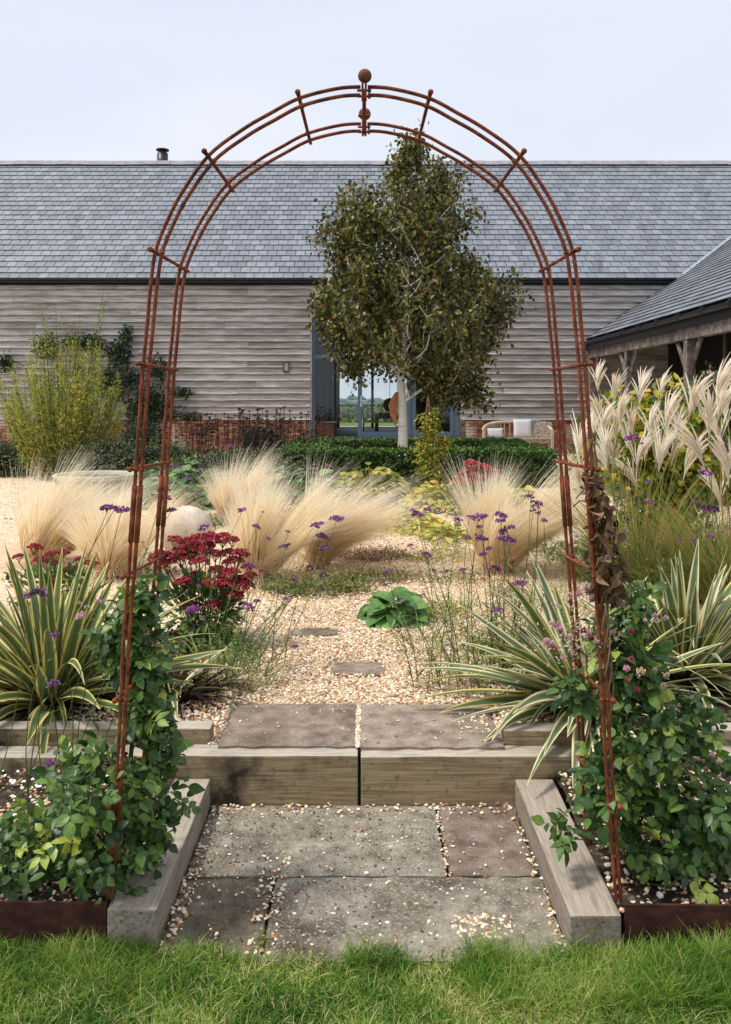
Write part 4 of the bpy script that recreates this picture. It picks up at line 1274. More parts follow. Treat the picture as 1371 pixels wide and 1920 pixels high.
# ------------------------------------------------------------------ bench with cushions
YBn = 21.0
bpx = lambda px, py: P(px, py, YBn)
bench = thing('garden_bench', 'pale curved wooden bench with slatted back against the barn wall', 'bench', (bpx(972, 0)[0], YBn, gz(YBn)))
xL, xR = bpx(907, 0)[0], bpx(1036, 0)[0]
def curve_back(t):    # t 0..1 left arm front to right arm front
    ang = math.pi * t
    x = (xL + xR) / 2 - (xR - xL) / 2 * math.copysign(abs(math.cos(ang)) ** .6, math.cos(ang))
    y = YBn + .38 * abs(math.sin(ang)) ** .6
    z = bpx(0, 806)[2] + .19 * abs(math.sin(ang)) ** 1.2
    return np.array([x, y, z])
tt = np.linspace(0, 1, 33)
g = Geo(); add_tube(g, [curve_back(t) for t in tt], .035, 6); g.obj('back_rail', MAT['teak'], bench, True)
zs = gz(YBn) + .43
g = Geo(); add_tube(g, [np.array([*curve_back(t)[:2], zs]) for t in tt], .028, 6); g.obj('seat_rail', MAT['teak'], bench, True)
for t in np.linspace(.03, .97, 30):
    p = curve_back(t)
    g = Geo(); g.add(*box(p[0] - .016, p[0] + .016, p[1] - .008, p[1] + .008, zs, p[2])); g.obj('back_slat', MAT['teak'], bench)
for j in range(5):
    y = YBn + .02 + j * .075
    g = Geo(); g.add(*box(xL + .03, xR - .03, y, y + .06, zs, zs + .022)); g.obj('seat_slat', MAT['teak'], bench)
for x in (xL, xR, (xL + xR) / 2):
    for y in (YBn, YBn + .36):
        g = Geo(); top = zs if abs(x - (xL + xR) / 2) < .1 or y > YBn + .1 else bpx(0, 806)[2]
        g.add(*box(x - .03, x + .03, y - .03, y + .03, gz(YBn) - .02, top)); g.obj('leg', MAT['teak'], bench)
def cushion(cx, cy, cz, w, h, label, mat, tilt=0.2, th=.12, rz=0):
    n = 12
    V, F = [], []
    for s_ in (1, -1):
        for j in range(n + 1):
            for i in range(n + 1):
                u, v = 2 * i / n - 1, 2 * j / n - 1
                pin = 1 - .06 * (1 - u * u) * abs(v) ** 3
                pin2 = 1 - .06 * (1 - v * v) * abs(u) ** 3
                k = (max(0, 1 - u ** 4) * max(0, 1 - v ** 4)) ** .5
                V.append((u * w / 2 * pin2, -s_ * th / 2 * k, v * h / 2 * pin + h / 2))
    N1 = (n + 1) ** 2
    for s_ in (0, 1):
        for j in range(n):
            for i in range(n):
                a = s_ * N1 + j * (n + 1) + i
                q = (a, a + 1, a + n + 2, a + n + 1)
                F.append(q if s_ == 0 else q[::-1])
    V = np.array(V)
    R_ = np.array(Matrix.Rotation(rz, 3, 'Z') @ Matrix.Rotation(-tilt, 3, 'X'))
    V = V @ R_.T + np.array([cx, cy, cz])
    g = Geo(); g.add(V, F, .5)
    o = g.obj('cushion', mat, None, True); tag(o, label, 'cushion', 'cushions on the garden bench')
zt_ = zs + .03
cushion(bpx(931, 0)[0], YBn + .2, zt_, .42, .24, 'low pale grey cushion at the left end of the bench', MAT['cushion'])
cushion(bpx(983, 0)[0], YBn + .16, zt_, .47, .47, 'tall square pale grey cushion in the middle of the bench', MAT['cushion'], .15)
cushion(bpx(1010, 0)[0], YBn + .24, zt_, .36, .46, 'dark grey wool cushion behind the tall pale one', MAT['throw'], .2)
g = Geo(); n = 5200
cc = bpx(1021, 806)
xx = rng.uniform(-.24, .2, n); zz = rng.uniform(-.3, .2, n)
ps = np.stack([cc[0] + xx, YBn + .14 + (zz + .3) * .3 + rng.normal(size=n) * .01, cc[2] + zz * (1 - .6 * np.abs(xx))], 1)
scatter(g, leaf_t(2, .35, .4, .6), ps, nrm(rdir(n) * .7 + np.array([0, -.5, -.5])), np.tile([0, -1., .2], (n, 1)), rng.uniform(.04, .07, n))
o = g.obj('fleece_throw', MAT['fleece']); tag(o, 'shaggy cream fleece throw draped over the right end of the bench', 'throw')

# ------------------------------------------------------------------ basin and ball
c = P(181, 890, 9.0); gzb = gz(9.0)
R0 = .43
bs_ = thing('garden_basin', 'large round weathered basin with pale rim behind the left feather grass', 'basin', (c[0], 9.0, gzb))
def lathe(prof, cx, cy, n=48):
    V, F = [], []
    for (r, z) in prof:
        for j in range(n):
            a = 2 * math.pi * j / n
            V.append((cx + r * math.cos(a), cy + r * math.sin(a), z))
    for i in range(len(prof) - 1):
        for j in range(n):
            k2 = (j + 1) % n
            F.append((i * n + j, i * n + k2, (i + 1) * n + k2, (i + 1) * n + j))
    return V, F
zr = c[2]
V, F = lathe([(.12, gzb - .01), (.24, gzb), (.30, gzb + .08), (.36, gzb + .25), (.40, gzb + .42), (.415, zr - .03), (.385, zr - .03), (.36, zr - .12), (.0, zr - .12)], c[0], c[1])
g = Geo(); g.add(V, F, .5)
for k2 in range(26):
    a = 2 * math.pi * k2 / 26
    for zz2 in (.5, .36, .22):
        r = np.interp(zz2, [.08, .25, .42, .6], [.30, .36, .40, .415])
        g.add(ICO1[0] * np.array([.035, .035, .045]) + np.array([c[0] + r * math.cos(a + zz2), c[1] + r * math.sin(a + zz2), gzb + zz2]), ICO1[1], .5)
g.obj('bowl', MAT['basin'], bs_, True)
V, F = lathe([(.405, zr - .04), (R0, zr - .03), (R0 + .012, zr), (R0 - .005, zr + .012), (.39, zr + .005), (.383, zr - .04)], c[0], c[1], 64)
g = Geo(); g.add(V, F, .5); g.obj('rim', MAT['basin_rim'], bs_, True)
g = Geo(); cb = G(350, 1042)
rb = 50 / FPX * cb[1]
g.add(ICO3[0] * rb + np.array([cb[0], cb[1], P(0, 998, cb[1])[2]]), ICO3[1], .5)
o = g.obj('stone_ball', MAT['stone_ball'], None, True); tag(o, 'large pale stone ball nestled between feather grasses', 'ornament')

# ------------------------------------------------------------------ feather grasses
def feather(px, py, height, width, n, label, lean=(.35, 0), hue=0., seed=0):
    n = int(n * .58)
    height *= .95
    c = G(px, py)
    th = thing('feather_grass', label, 'ornamental grass', c, 'feather grasses in the gravel')
    K = 46
    ga = rng.random(K) * 6.28; gs = rng.random(K) ** .7; gl_ = rng.uniform(.6, 1.2, K); gw = rng.uniform(.3, 1.3, K)
    gi = rng.integers(0, K, n)
    a = ga[gi] + rng.normal(size=n) * .17
    r = np.sqrt(rng.random(n)) * width * .13
    base = np.stack([c[0] + r * np.cos(a), c[1] + r * np.sin(a), np.full(n, c[2])], 1)
    sp = np.clip(gs[gi] + rng.normal(size=n) * .07, 0, 1.1) * .62
    d = nrm(np.stack([np.cos(a) * sp * .9 + lean[0] * .35, np.sin(a) * sp * .8, np.ones(n)], 1))
    b = np.stack([np.cos(a) * .18 * width / .8 + lean[0] * gw[gi] * 1.15 + rng.normal(size=n) * .05, np.sin(a) * .16 + rng.normal(size=n) * .05, -(.03 + .27 * gw[gi]) * (.5 + sp) + rng.normal(size=n) * .04], 1)
    L = height * gl_[gi] * rng.uniform(.72, 1.2, n)
    g = Geo()
    blades(g, base, d, b, L, rng.uniform(.003, .0066, n), 7, np.clip(rng.random(n) * .8 + .18 + hue, 0, 1), wdir=None, tipr=.55 if hue == 0 else .2)
    o = g.obj('grass_blades', MAT['dry_grass'], th); o['kind'] = 'stuff'
    # basal green-tan tuft
    m = n // 6
    g = Geo()
    a = rng.random(m) * 6.28
    base = np.stack([c[0] + np.cos(a) * width * .1 * rng.random(m), c[1] + np.sin(a) * width * .1 * rng.random(m), np.full(m, c[2])], 1)
    d = nrm(np.stack([np.cos(a) * .7, np.sin(a) * .7, np.ones(m)], 1)); b = np.stack([np.cos(a) * .5, np.sin(a) * .5, -rng.uniform(.3, .9, m)], 1)
    blades(g, base, d, b, height * rng.uniform(.3, .7, m), .003, 6)
    o = g.obj('basal_tuft', MAT['dry_grass'], th); o['kind'] = 'stuff'
feather(80, 1060, .98, .95, 8500, 'broad pale feather grass at the left edge, in front of the basin', (.46, 0))
feather(205, 1085, .86, .6, 5600, 'smaller feather grass clump behind the left arch leg', (.12, 0), seed=1)
feather(432, 985, .95, .6, 4600, 'upright feather grass behind the stone ball, farthest back on the left', (.15, 0), seed=2)
feather(486, 1085, .94, .75, 8000, 'large feather grass behind the crimson sedum, middle left', (.22, 0), seed=3)
feather(598, 1062, .86, .62, 6500, 'feather grass leaning right towards the gravel path', (.55, 0), seed=4)
feather(935, 1072, 1.02, .9, 9500, 'large fountain of feather grass right of the gravel path', (.32, 0), seed=5)
feather(300, 985, .45, .6, 1500, 'small tawny feather grass between the basin and the ball', (.45, 0), hue=-.3, seed=6)

# ------------------------------------------------------------------ variegated flax
def flax(px, py, Y, zbase, n, Lr, label, spread=1.1, dirx=0.0, mat='phormium', wid=.042, elev=(10, 85), extra=None, seed=0):
    c = np.array([(px - 683) / FPX * Y, Y, zbase])
    th = thing('variegated_flax', label, 'flax plant', c, 'variegated flax plants')
    rr = random.Random(seed)
    specs = []
    for i in range(n):
        az = i * 2.399 + rr.uniform(-.3, .3)
        el = math.radians(rr.uniform(*elev))
        specs.append((az, el, rr.uniform(*Lr) * (1.1 - .22 * math.sin(el)) * (1 if rr.random() < .8 else .7), rr.uniform(.08, .6) if rr.random() < .86 else rr.uniform(.8, 1.5), rr.uniform(.75, 1.2) * wid))
    if extra: specs += extra
    us = [-1, -.86, -.62, -.2, 0, .2, .62, .86, 1]
    for (az, el, L, droop, w) in specs:
        h = np.array([math.cos(az) + dirx * .6, math.sin(az), 0]); h = h / np.linalg.norm(h)
        d = h * math.cos(el) * spread + np.array([0, 0, math.sin(el)]); d = d / np.linalg.norm(d)
        side = np.cross(d, [0, 0, 1.]); side /= max(np.linalg.norm(side), 1e-6)
        tw = rr.uniform(-.7, .7)
        nrmv = np.cross(side, d)
        side = side * math.cos(tw) + nrmv * math.sin(tw)
        b0 = c + h * rr.uniform(.01, .07) + np.array([0, rr.uniform(-.03, .03), rr.uniform(0, .02)])
        segs = 12
        V, R = [], []
        p = b0.copy(); dd = d.copy()
        for i in range(segs + 1):
            t = i / segs
            ww = w * (.55 + 1.1 * t) if t < .35 else w * .935 * max(0.02, 1 - ((t - .35) / .65) ** 2.1)
            nn = np.cross(side, dd)
            for u in us:
                V.append(p + side * u * ww * .5 + nn * (abs(u) * ww * .18 * (1.4 - t)))
                R.append(min(1, abs(u) if t < .985 else 1))
            p = p + dd * L / segs
            dd = dd + np.array([0, 0, -1.]) * droop * (2.2 / segs) * (t + .1) * 1.2
            dd /= np.linalg.norm(dd)
        k = len(us)
        F = [(i * k + j, i * k + j + 1, (i + 1) * k + j + 1, (i + 1) * k + j) for i in range(segs) for j in range(k - 1)]
        g = Geo(); g.add(V, F, R)
        g.obj('leaf', MAT[mat if rr.random() < .8 else 'phormium_y'], th, True)
    m = 260  # low dark brown blades added, standing in for shade between the leaves
    a = rng.random(m) * 6.28; q = rng.uniform(.02, .16, m)
    bb = np.stack([c[0] + np.cos(a) * q, c[1] + np.sin(a) * q, np.full(m, c[2])], 1)
    g = Geo(); blades(g, bb, nrm(np.stack([np.cos(a) * .8, np.sin(a) * .8, rng.uniform(.05, .9, m)], 1)), np.stack([np.zeros(m), np.zeros(m), -rng.uniform(.1, .6, m)], 1), rng.uniform(.12, .34, m), .026, 5)
    g.obj('dark_gap_blades', MAT['seed'], th)['kind'] = 'stuff'
    return th
hang = [(-1.35, .35, .62, 1.5, .05), (-1.9, .5, .6, 1.7, .045), (-1.1, .6, .5, 1.6, .03)]
flax(95, 1330, 4.02, gz(4) + .03, 125, (.64, .94), 'large variegated flax with yellow striped leaves behind the left rose', 1.25, .1, 'phormium_y', .062, (2, 84), hang, 1)
flax(320, 1300, 4.15, gz(4) + .03, 16, (.3, .5), 'small flax tuft with long low leaves right of the left arch leg', 1.2, .4, 'phormium', .042, (5, 50), None, 5)
hang = [(-1.9, .4, .55, 1.5, .042), (-2.2, .6, .5, 1.6, .04)]
flax(1105, 1315, 4.0, gz(4) + .03, 125, (.56, .86), 'low spreading cream striped flax leaning over the right end of the slabs', 1.2, -.55, 'phormium', .060, (2, 70), hang, 2)
flax(1285, 1270, 4.4, gz(4.3) + .03, 130, (.56, .84), 'upright cream striped flax at the right edge behind the right rose', 1.1, 0, 'phormium', .062, (4, 86), None, 3)

# ------------------------------------------------------------------ roses on the arch legs
LT = [leaf_t(6, w, .28, c_, p=.85, serr=.05) for w, c_ in ((.62, .16), (.7, .22), (.56, .1))]
def compound(seed, k=5, s=1.0):
    """a rose leaf: stalk and k leaflets, along +Y"""
    rr = np.random.default_rng(seed)
    g = Geo()
    L = .085 * s
    add_tube(g, [(0, 0, 0), (0, L * .5, .004), (0, L, 0)], .0011, 4, R=.5)
    pos = [(0, L, 0)]; ds = [(0, 1, -.15)]
    for i in range((k - 1) // 2):
        y = L * (.45 + .38 * i)
        for sg in (-1, 1):
            pos.append((0, y, 0)); ds.append((sg, .45, -.1))
    pos = np.array(pos, float); ds = np.array(ds, float) + rr.normal(size=(len(pos), 3)) * .16
    zh = np.tile([0, 0, 1.], (len(pos), 1)) + rr.normal(size=(len(pos), 3)) * .25
    scatter(g, LT[seed % 3], pos, ds, zh, rr.uniform(.040, .056, len(pos)) * s * np.r_[1.15, np.ones(len(pos) - 1)])
    return g
comp_mesh = [compound(i, 5 if i % 3 else 3).mesh('rose_leaf', MAT['rose_leaf'], True) for i in range(9)]
def orient(y, zh):
    y = Vector(y).normalized(); x = y.cross(Vector(zh)).normalized(); z = x.cross(y)
    m = Matrix((x, y, z)).transposed()
    return m
def rose(label, base, blobs, nleaf, label_leaf=None, seeds=None, nst=800, extra_att=()):
    th = thing('climbing_rose', label, 'rose', base, 'roses trained up the arch')
    att, _ = blob_points(70, blobs, shell=.5, rough=.3)
    att = list(att) + list(extra_att)
    net = grow(seeds, att, rmin=.0017, ex=.42, step=.08, up=.3, wob=.12)
    for b in range(net[3].max() + 1):
        gb = branch_geo(net, b, 6)
        if gb.n: gb.obj('cane', MAT['stem'], th)
    gs = Geo()
    for a, b in zip(seeds[:-1], seeds[1:]): add_tube(gs, [a, b], .0075, 7)
    gs.obj('main_cane', MAT['stem'], th)
    pts, nn = blob_points(nleaf, blobs, shell=.3, rough=.35, seed=2)
    # facing the light: keep front half first
    for i in range(min(nleaf, 300)):
        me = comp_mesh[random.randrange(9)]
        o = bpy.data.objects.new('leaf', me); COL.objects.link(o); o.parent = th
        yd = nn[i] * .8 + rdir(1)[0] * .7 + np.array([0, -.1, -.25])
        zh = np.array([0, -.45, 1.]) + rdir(1)[0] * .45 + nn[i] * .5
        s = random.uniform(.52, 1.0)
        m = Matrix.Translation(Vector(pts[i] - nn[i] * .05) - th.location) @ orient(yd, zh).to_4x4() @ Matrix.Scale(s, 4)
        o.matrix_parent_inverse = Matrix.Identity(4)
        o.matrix_basis = m
    g = Geo()
    pts, nn = blob_points(nst, blobs, shell=.6, rough=.3, seed=2)
    scatter(g, LT[0], pts, nrm(nn * .6 + rdir(nst) + np.array([0, 0, -.3])), nrm(nn * .5 + rdir(nst) * .5 + np.array([0, -.2, 1.])), rng.uniform(.022, .052, nst))
    o = g.obj('inner_foliage', MAT['rose_leaf_s'], th, True); o['kind'] = 'stuff'
    return th
B = lambda px, py, Y, rx, ry, rz: (P(px, py, Y), (rx, ry, rz))
rose_l = rose('leafy green rose bush at the foot of the left arch leg', (-.80, 2.78, .09),
     [B(210, 1580, 2.76, .20, .20, .15), B(85, 1580, 2.80, .20, .18, .13), B(195, 1450, 2.74, .18, .18, .12), B(20, 1620, 2.9, .14, .16, .10), B(275, 1500, 2.8, .13, .12, .12), B(270, 1330, 2.82, .085, .11, .13), B(300, 1400, 2.8, .07, .08, .09)],
     300, seeds=[np.array((-.80, 2.80, .08)), np.array((-.79, 2.79, .25)), np.array((-.77, 2.8, .45)), np.array((-.75, 2.82, .7))], nst=1500)
rose_l2 = rose('paler climbing shoot twining up the left arch leg above the bush', (-.73, 2.95, .09),
     [B(262, 1240, 2.86, .085, .09, .13), B(255, 1150, 2.86, .07, .08, .10), B(275, 1110, 2.9, .05, .06, .08), B(205, 1200, 2.85, .045, .05, .10)],
     120, seeds=[np.array((-.73, 2.97, .08)), np.array((-.74, 2.92, .4)), np.array((-.75, 2.86, .7)), np.array((-.75, 2.86, .95))], nst=420)
rose_r = rose('leafy green rose bush at the foot of the right arch leg with bare lower canes', (.86, 2.85, .09),
     [B(1235, 1560, 2.82, .17, .17, .12), B(1140, 1480, 2.79, .11, .14, .14), B(1285, 1480, 2.82, .16, .18, .14), B(1200, 1380, 2.80, .14, .15, .12), B(1330, 1570, 2.9, .11, .14, .12), B(1060, 1560, 2.8, .05, .06, .05), B(1300, 1350, 2.9, .1, .12, .08)],
     300, seeds=[np.array((.90, 2.80, .08)), np.array((.86, 2.79, .28)), np.array((.82, 2.8, .48)), np.array((.81, 2.82, .72))], nst=1300)
rose_r2 = rose('climbing shoot with blue green leaves around the right arch leg', (.82, 2.95, .09),
     [B(1190, 1270, 2.86, .10, .09, .10), B(1150, 1210, 2.86, .07, .08, .12), B(1190, 1130, 2.86, .05, .06, .09), B(1075, 1290, 2.86, .05, .06, .06)],
     130, seeds=[np.array((.82, 2.97, .08)), np.array((.81, 2.9, .4)), np.array((.80, 2.86, .7)), np.array((.79, 2.86, .95))], nst=420)

# rose blooms: each a part of the right-hand or left-hand climber
def bloom(c, r, mat, parent, n=14):
    g = Geo()
    T = leaf_t(3, .95, -.5, -.35, p=.55)
    a = rng.random(n) * 6.28
    k = np.linspace(.15, 1, n)
    yd = np.stack([np.cos(a) * k, np.sin(a) * k, 1.15 - k], 1) + rng.normal(size=(n, 3)) * .15 + np.array([0, -.35, .1])
    scatter(g, T, np.tile(c, (n, 1)), yd, np.tile([0, -.3, 1.], (n, 1)) + .01, r * rng.uniform(.8, 1.1, n))
    g.obj('bloom', mat, parent, True)
def bloom_at(px, py, Y, r, m, parent, stem_to=None):
    c = P(px, py, Y)
    bloom(c, r, MAT[m], parent)
pk = []
clu = thing('rose_spray', 'drooping spray of pale pink roses left of the right arch leg', 'rose spray', P(1100, 1250, 2.85))
for (px, py, r, m) in ((1040, 1175, .016, 'petal_pink'), (1050, 1180, .013, 'petal_pink'), (1025, 1207, .017, 'petal_pink'), (1040, 1218, .011, 'petal_deep'), (1095, 1185, .013, 'petal_deep'), (1104, 1190, .014, 'petal_pink'), (1110, 1200, .012, 'petal_deep'), (1063, 1198, .011, 'petal_pink'), (1057, 1235, .010, 'petal_pink'), (1085, 1115, .013, 'petal_pink'), (1098, 1108, .010, 'petal_pink'), (1068, 1117, .010, 'petal_pink'), (1108, 1122, .010, 'petal_pink'), (1100, 1098, .010, 'petal_pink'), (1068, 1130, .008, 'petal_deep'), (1045, 1137, .008, 'petal_pink'), (1118, 1205, .011, 'petal_pink'), (1080, 1188, .008, 'petal_deep'), (1150, 1187, .011, 'petal_pink'), (1155, 1190, .01, 'petal_deep'), (1158, 1005, .008, 'petal_pink'), (1168, 1003, .008, 'petal_pink'), (1178, 1001, .008, 'petal_pink'), (1080, 1007, .009, 'petal_pink')):
    bloom_at(px, py, 2.66 + random.uniform(-.03, .03), r * 1.3, m, clu)
att = [P(px, py, 2.68 + random.uniform(-.03, .03)) for px, py in ((1040, 1177), (1025, 1210), (1095, 1190), (1063, 1200), (1057, 1237), (1085, 1117), (1068, 1120), (1110, 1205), (1045, 1140), (1080, 1190), (1075, 1210), (1090, 1220), (1055, 1215), (1050, 1195), (1080, 1160), (1100, 1140), (1168, 1006), (1080, 1010), (1155, 1192), (1100, 1230), (1120, 1225), (1070, 1180), (1048, 1225))]
net = grow([P(1140, 1330, 2.86), P(1125, 1250, 2.86), P(1110, 1180, 2.86)], att, rmin=.0009, ex=.4, step=.04, up=.1)
branch_geo(net, None, 4).obj('stalks', MAT['thatch'], clu)
g = Geo(); n = 500
ps = np.concatenate([np.array(att)[rng.integers(0, len(att), n)] + rng.normal(size=(n, 3)) * .022])
scatter(g, leaf_t(2, .5, .5, .4), ps, rdir(n), rdir(n), rng.uniform(.006, .013, n))
o = g.obj('faded_petals', MAT['petal_cream'], clu); o['kind'] = 'stuff'
clu2 = thing('rose_spray', 'fading cream and deep pink roses low on the right rose bush', 'rose spray', P(1190, 1300, 2.78))
for (px, py, r, m) in ((1184, 1238, .011, 'petal_deep'), (1175, 1257, .014, 'petal_pink'), (1201, 1262, .016, 'petal_cream'), (1176, 1278, .009, 'petal_deep'), (1194, 1294, .010, 'petal_deep'), (1250, 1268, .011, 'petal_cream'), (1243, 1288, .012, 'petal_cream'), (1228, 1258, .01, 'petal_cream'), (1228, 1155, .010, 'petal_pink'), (1248, 1160, .010, 'petal_pink'), (1210, 1165, .009, 'petal_pink'), (1185, 1186, .011, 'petal_deep'), (1232, 1165, .012, 'petal_cream'), (1335, 1418, .012, 'petal_pink'), (1348, 1430, .013, 'petal_cream')):
    bloom_at(px, py, 2.62 + random.uniform(-.03, .02), r * 1.25, m, clu2)
net = grow([P(1200, 1400, 2.8), P(1200, 1340, 2.8)], [P(px, py, 2.78) for px, py in ((1184, 1242), (1175, 1262), (1201, 1268), (1194, 1298), (1250, 1272), (1228, 1160), (1248, 1165), (1210, 1170), (1335, 1422))], rmin=.001, step=.04)
branch_geo(net, None, 4).obj('stalks', MAT['stem'], clu2)
clu3 = thing('rose_spray', 'pale pink roses and cream buds beside the left arch leg', 'rose spray', P(150, 1150, 2.95))
for (px, py, r, m) in ((148, 1160, .020, 'petal_pink'), (156, 1152, .016, 'petal_pink'), (182, 1130, .015, 'petal_pink'), (150, 1133, .012, 'petal_cream'), (163, 1140, .012, 'petal_cream'), (192, 1130, .012, 'petal_pink'), (175, 1146, .011, 'petal_cream'), (275, 1030, .012, 'petal_cream'), (268, 1018, .010, 'petal_cream'), (283, 1040, .011, 'petal_cream')):
    bloom_at(px, py, 2.95 + random.uniform(-.03, .03), r, m, clu3)
net = grow([P(215, 1260, 2.95), P(205, 1200, 2.95), P(230, 1120, 2.95)], [P(px, py, 2.96) for px, py in ((148, 1165), (182, 1135), (150, 1138), (192, 1135), (175, 1150), (275, 1035), (283, 1044), (268, 1022))], rmin=.001, step=.04)
branch_geo(net, None, 4).obj('stalks', MAT['stem'], clu3)

# dead vine on the right leg
dv = thing('dead_vine', 'tangle of dry brown curled leaves on the right arch leg', 'dead vine', P(1130, 1010, 2.7))
n = 420
tt_ = rng.random(n)
cx = np.interp(tt_, [0, .3, .6, 1], [1108, 1122, 1132, 1142]); cy = np.interp(tt_, [0, .3, .6, 1], [885, 960, 1040, 1115])
wd = np.interp(tt_, [0, .3, 1], [5, 16, 24])
ps = np.stack([(cx + rng.normal(size=n) * wd * .62 - 683) / FPX * 2.68, 2.66 + rng.normal(size=n) * .035, EYE - (cy - 755) / FPX * 2.68], 1)
g = Geo(); scatter(g, leaf_t(4, .7, .9, .8, p=.8), ps, nrm(rdir(n) * .7 + np.array([0, 0, -.9])), rdir(n), rng.uniform(.018, .042, n))
o = g.obj('dry_leaves', MAT['dead_leaf'], dv, True); o['kind'] = 'stuff'
g = Geo()
for k2 in range(5):
    ph = k2 * 1.3
    pts = [P(1105 + 42 * t, 800 + 560 * t, 2.66) + np.array([.014 * math.sin(t * 17 + ph), .02 * math.cos(t * 17 + ph), 0]) for t in np.linspace(0.02 * k2, 1 - .08 * k2, 50)]
    add_tube(g, pts, .0026, 5)
for (a, b) in (((1080, 935), (1118, 905)), ((1100, 940), (1075, 950))):
    add_tube(g, [P(*a, 2.62), P((a[0] + b[0]) / 2, (a[1] + b[1]) / 2 - 6, 2.63), P(*b, 2.65)], .0022, 5)
g.obj('vine_stem', MAT['thatch'], dv)

# ------------------------------------------------------------------ verbena
def head_mesh(seed, r=.016, n=46):
    rr = np.random.default_rng(seed)
    g = Geo()
    d = nrm(rr.normal(size=(n, 3))); d[:, 2] = np.abs(d[:, 2]) * .9 - .25; d = nrm(d)
    ps = d * np.array([1, 1, .72]) * r * rr.uniform(.7, 1.05, (n, 1))
    scatter(g, ICO1 if False else OCT, ps, d, nrm(rr.normal(size=(n, 3))), rr.uniform(.12, .26, n) * r, rr.random(n))
    for k_ in range(n):      # tiny four-petalled florets
        pass
    scatter(g, leaf_t(2, .9, .1, 0), ps * 1.05, nrm(d + rr.normal(size=(n, 3)) * .9), d, rr.uniform(.25, .42, n) * r, np.clip(rr.random(n) + .2, 0, 1))
    return g
VH = [head_mesh(i).mesh('verbena_head', MAT['verbena']) for i in range(4)]
VD = [head_mesh(10 + i, .014, 36).mesh('faded_verbena_head', MAT['verbena_dark']) for i in range(3)]
def verbena(label, base, heads, leafy=1.0, curve=.25, gl='verbena plants with purple heads'):
    """heads: (px, py, Y, size) ; stems rise from the base and end in a cluster of two or three heads"""
    th = thing('verbena', label, 'verbena', base, gl)
    base = np.array(base, dtype=float)
    gl_ = Geo()
    for (px, py, Y, s) in heads:
        c = P(px, py, Y)
        b = base + np.array([random.gauss(0, .085) + (c[0] - base[0]) * .12, random.gauss(0, .08), 0])
        side = np.array([random.uniform(-1, 1), random.uniform(-.5, .5), 0]) * curve * np.linalg.norm(c - b) * .3
        T_ = np.linspace(0, 1, 11)
        pts = [b + (c - b) * np.array([t ** 1.25, t ** 1.25, t]) + side * math.sin(math.pi * t) for t in T_]
        g = Geo(); add_tube(g, pts, np.linspace(.0024, .0012, 11), 5); g.obj('stem', MAT['stem'], th)
        k_ = 1 if s < .6 else random.choice((1, 2, 3))
        for j in range(k_):
            dead = random.random() < .22
            me = random.choice(VD if dead else VH)
            o = bpy.data.objects.new('flower_head', me); COL.objects.link(o); o.parent = th
            o.matrix_parent_inverse = Matrix.Identity(4)
            off = Vector((0, 0, 0)) if j == 0 else Vector((random.choice((-1, 1)) * random.uniform(.014, .022), random.uniform(-.01, .01), random.uniform(-.012, .008))) * s
            o.location = Vector(c) + off - th.location
            o.rotation_euler = (random.uniform(-.4, .4), random.uniform(-.4, .4), random.uniform(0, 6.28))
            q = s * 1.2 * random.uniform(.85, 1.15) * (1 if j == 0 else .75)
            o.scale = (q, q, q)
        # side twigs and narrow leaves
        for _ in range(int(13 * leafy)):
            i = random.randint(0, 7); p = pts[i] + (pts[i + 1] - pts[i]) * random.random()
            a = random.uniform(0, 6.28); L_ = random.uniform(.03, .12) * (1.15 - .1 * i)
            d = np.array([[math.cos(a) * .8, math.sin(a) * .8, random.uniform(.1, .9)]])
            blades(gl_, np.array([p]), nrm(d), np.array([[math.cos(a) * .2, 0, -.3]]), np.array([L_]), .007, 4)
    if gl_.n: gl_.obj('narrow_leaves', MAT['green_grass'], th)['kind'] = 'stuff'
    return th
verbena('tall verbena with wiry dark stems crossing in front of the left flax', (P(70, 1470, 3.25)[0], 3.25, .12),
        [(215, 955, 3.2, 1.15), (204, 953, 3.2, 1.0), (228, 957, 3.2, 1.0), (312, 935, 3.2, 1.0), (306, 918, 3.2, .9), (322, 957, 3.2, .9), (67, 1110, 3.1, 1.0), (52, 1118, 3.1, .8), (84, 1118, 3.1, .8), (105, 1190, 3.2, .7), (103, 1280, 3.0, .9), (92, 1433, 3.0, .9)], .6)
verbena('verbena with arching stems growing beside the crimson sedum', (P(395, 1290, 4.3)[0], 4.3, .21),
        [(383, 990, 4.3, 1.1), (455, 957, 4.6, 1.0), (480, 987, 4.6, .9), (503, 1010, 4.6, .8), (465, 1139, 4.2, 1.7), (482, 1129, 4.2, 1.0), (365, 1143, 4.2, 1.4), (357, 1150, 4.2, .8), (540, 1126, 4.4, .8), (550, 1212, 4.2, .7), (530, 1025, 4.7, .9), (541, 1022, 4.7, .8), (463, 1060, 4.4, 1.1), (493, 1070, 4.5, .7), (442, 1088, 4.4, .7), (373, 1100, 4.4, .7), (340, 1205, 4.2, .6)], 1.6)
verbena('verbena fanning right beside the path, between sedum and gravel', (P(455, 1262, 4.6)[0], 4.6, .21),
        [(590, 985, 4.9, 1.1), (601, 1005, 4.9, 1.3), (600, 983, 4.9, 1.0), (632, 973, 4.9, 1.3), (610, 1029, 4.9, 1.2), (581, 1066, 4.7, 1.1), (608, 1080, 4.7, 1.3), (555, 1089, 4.6, .8), (540, 997, 4.9, .8), (493, 960, 5.0, .6), (536, 1123, 4.5, .8)], 1.8)
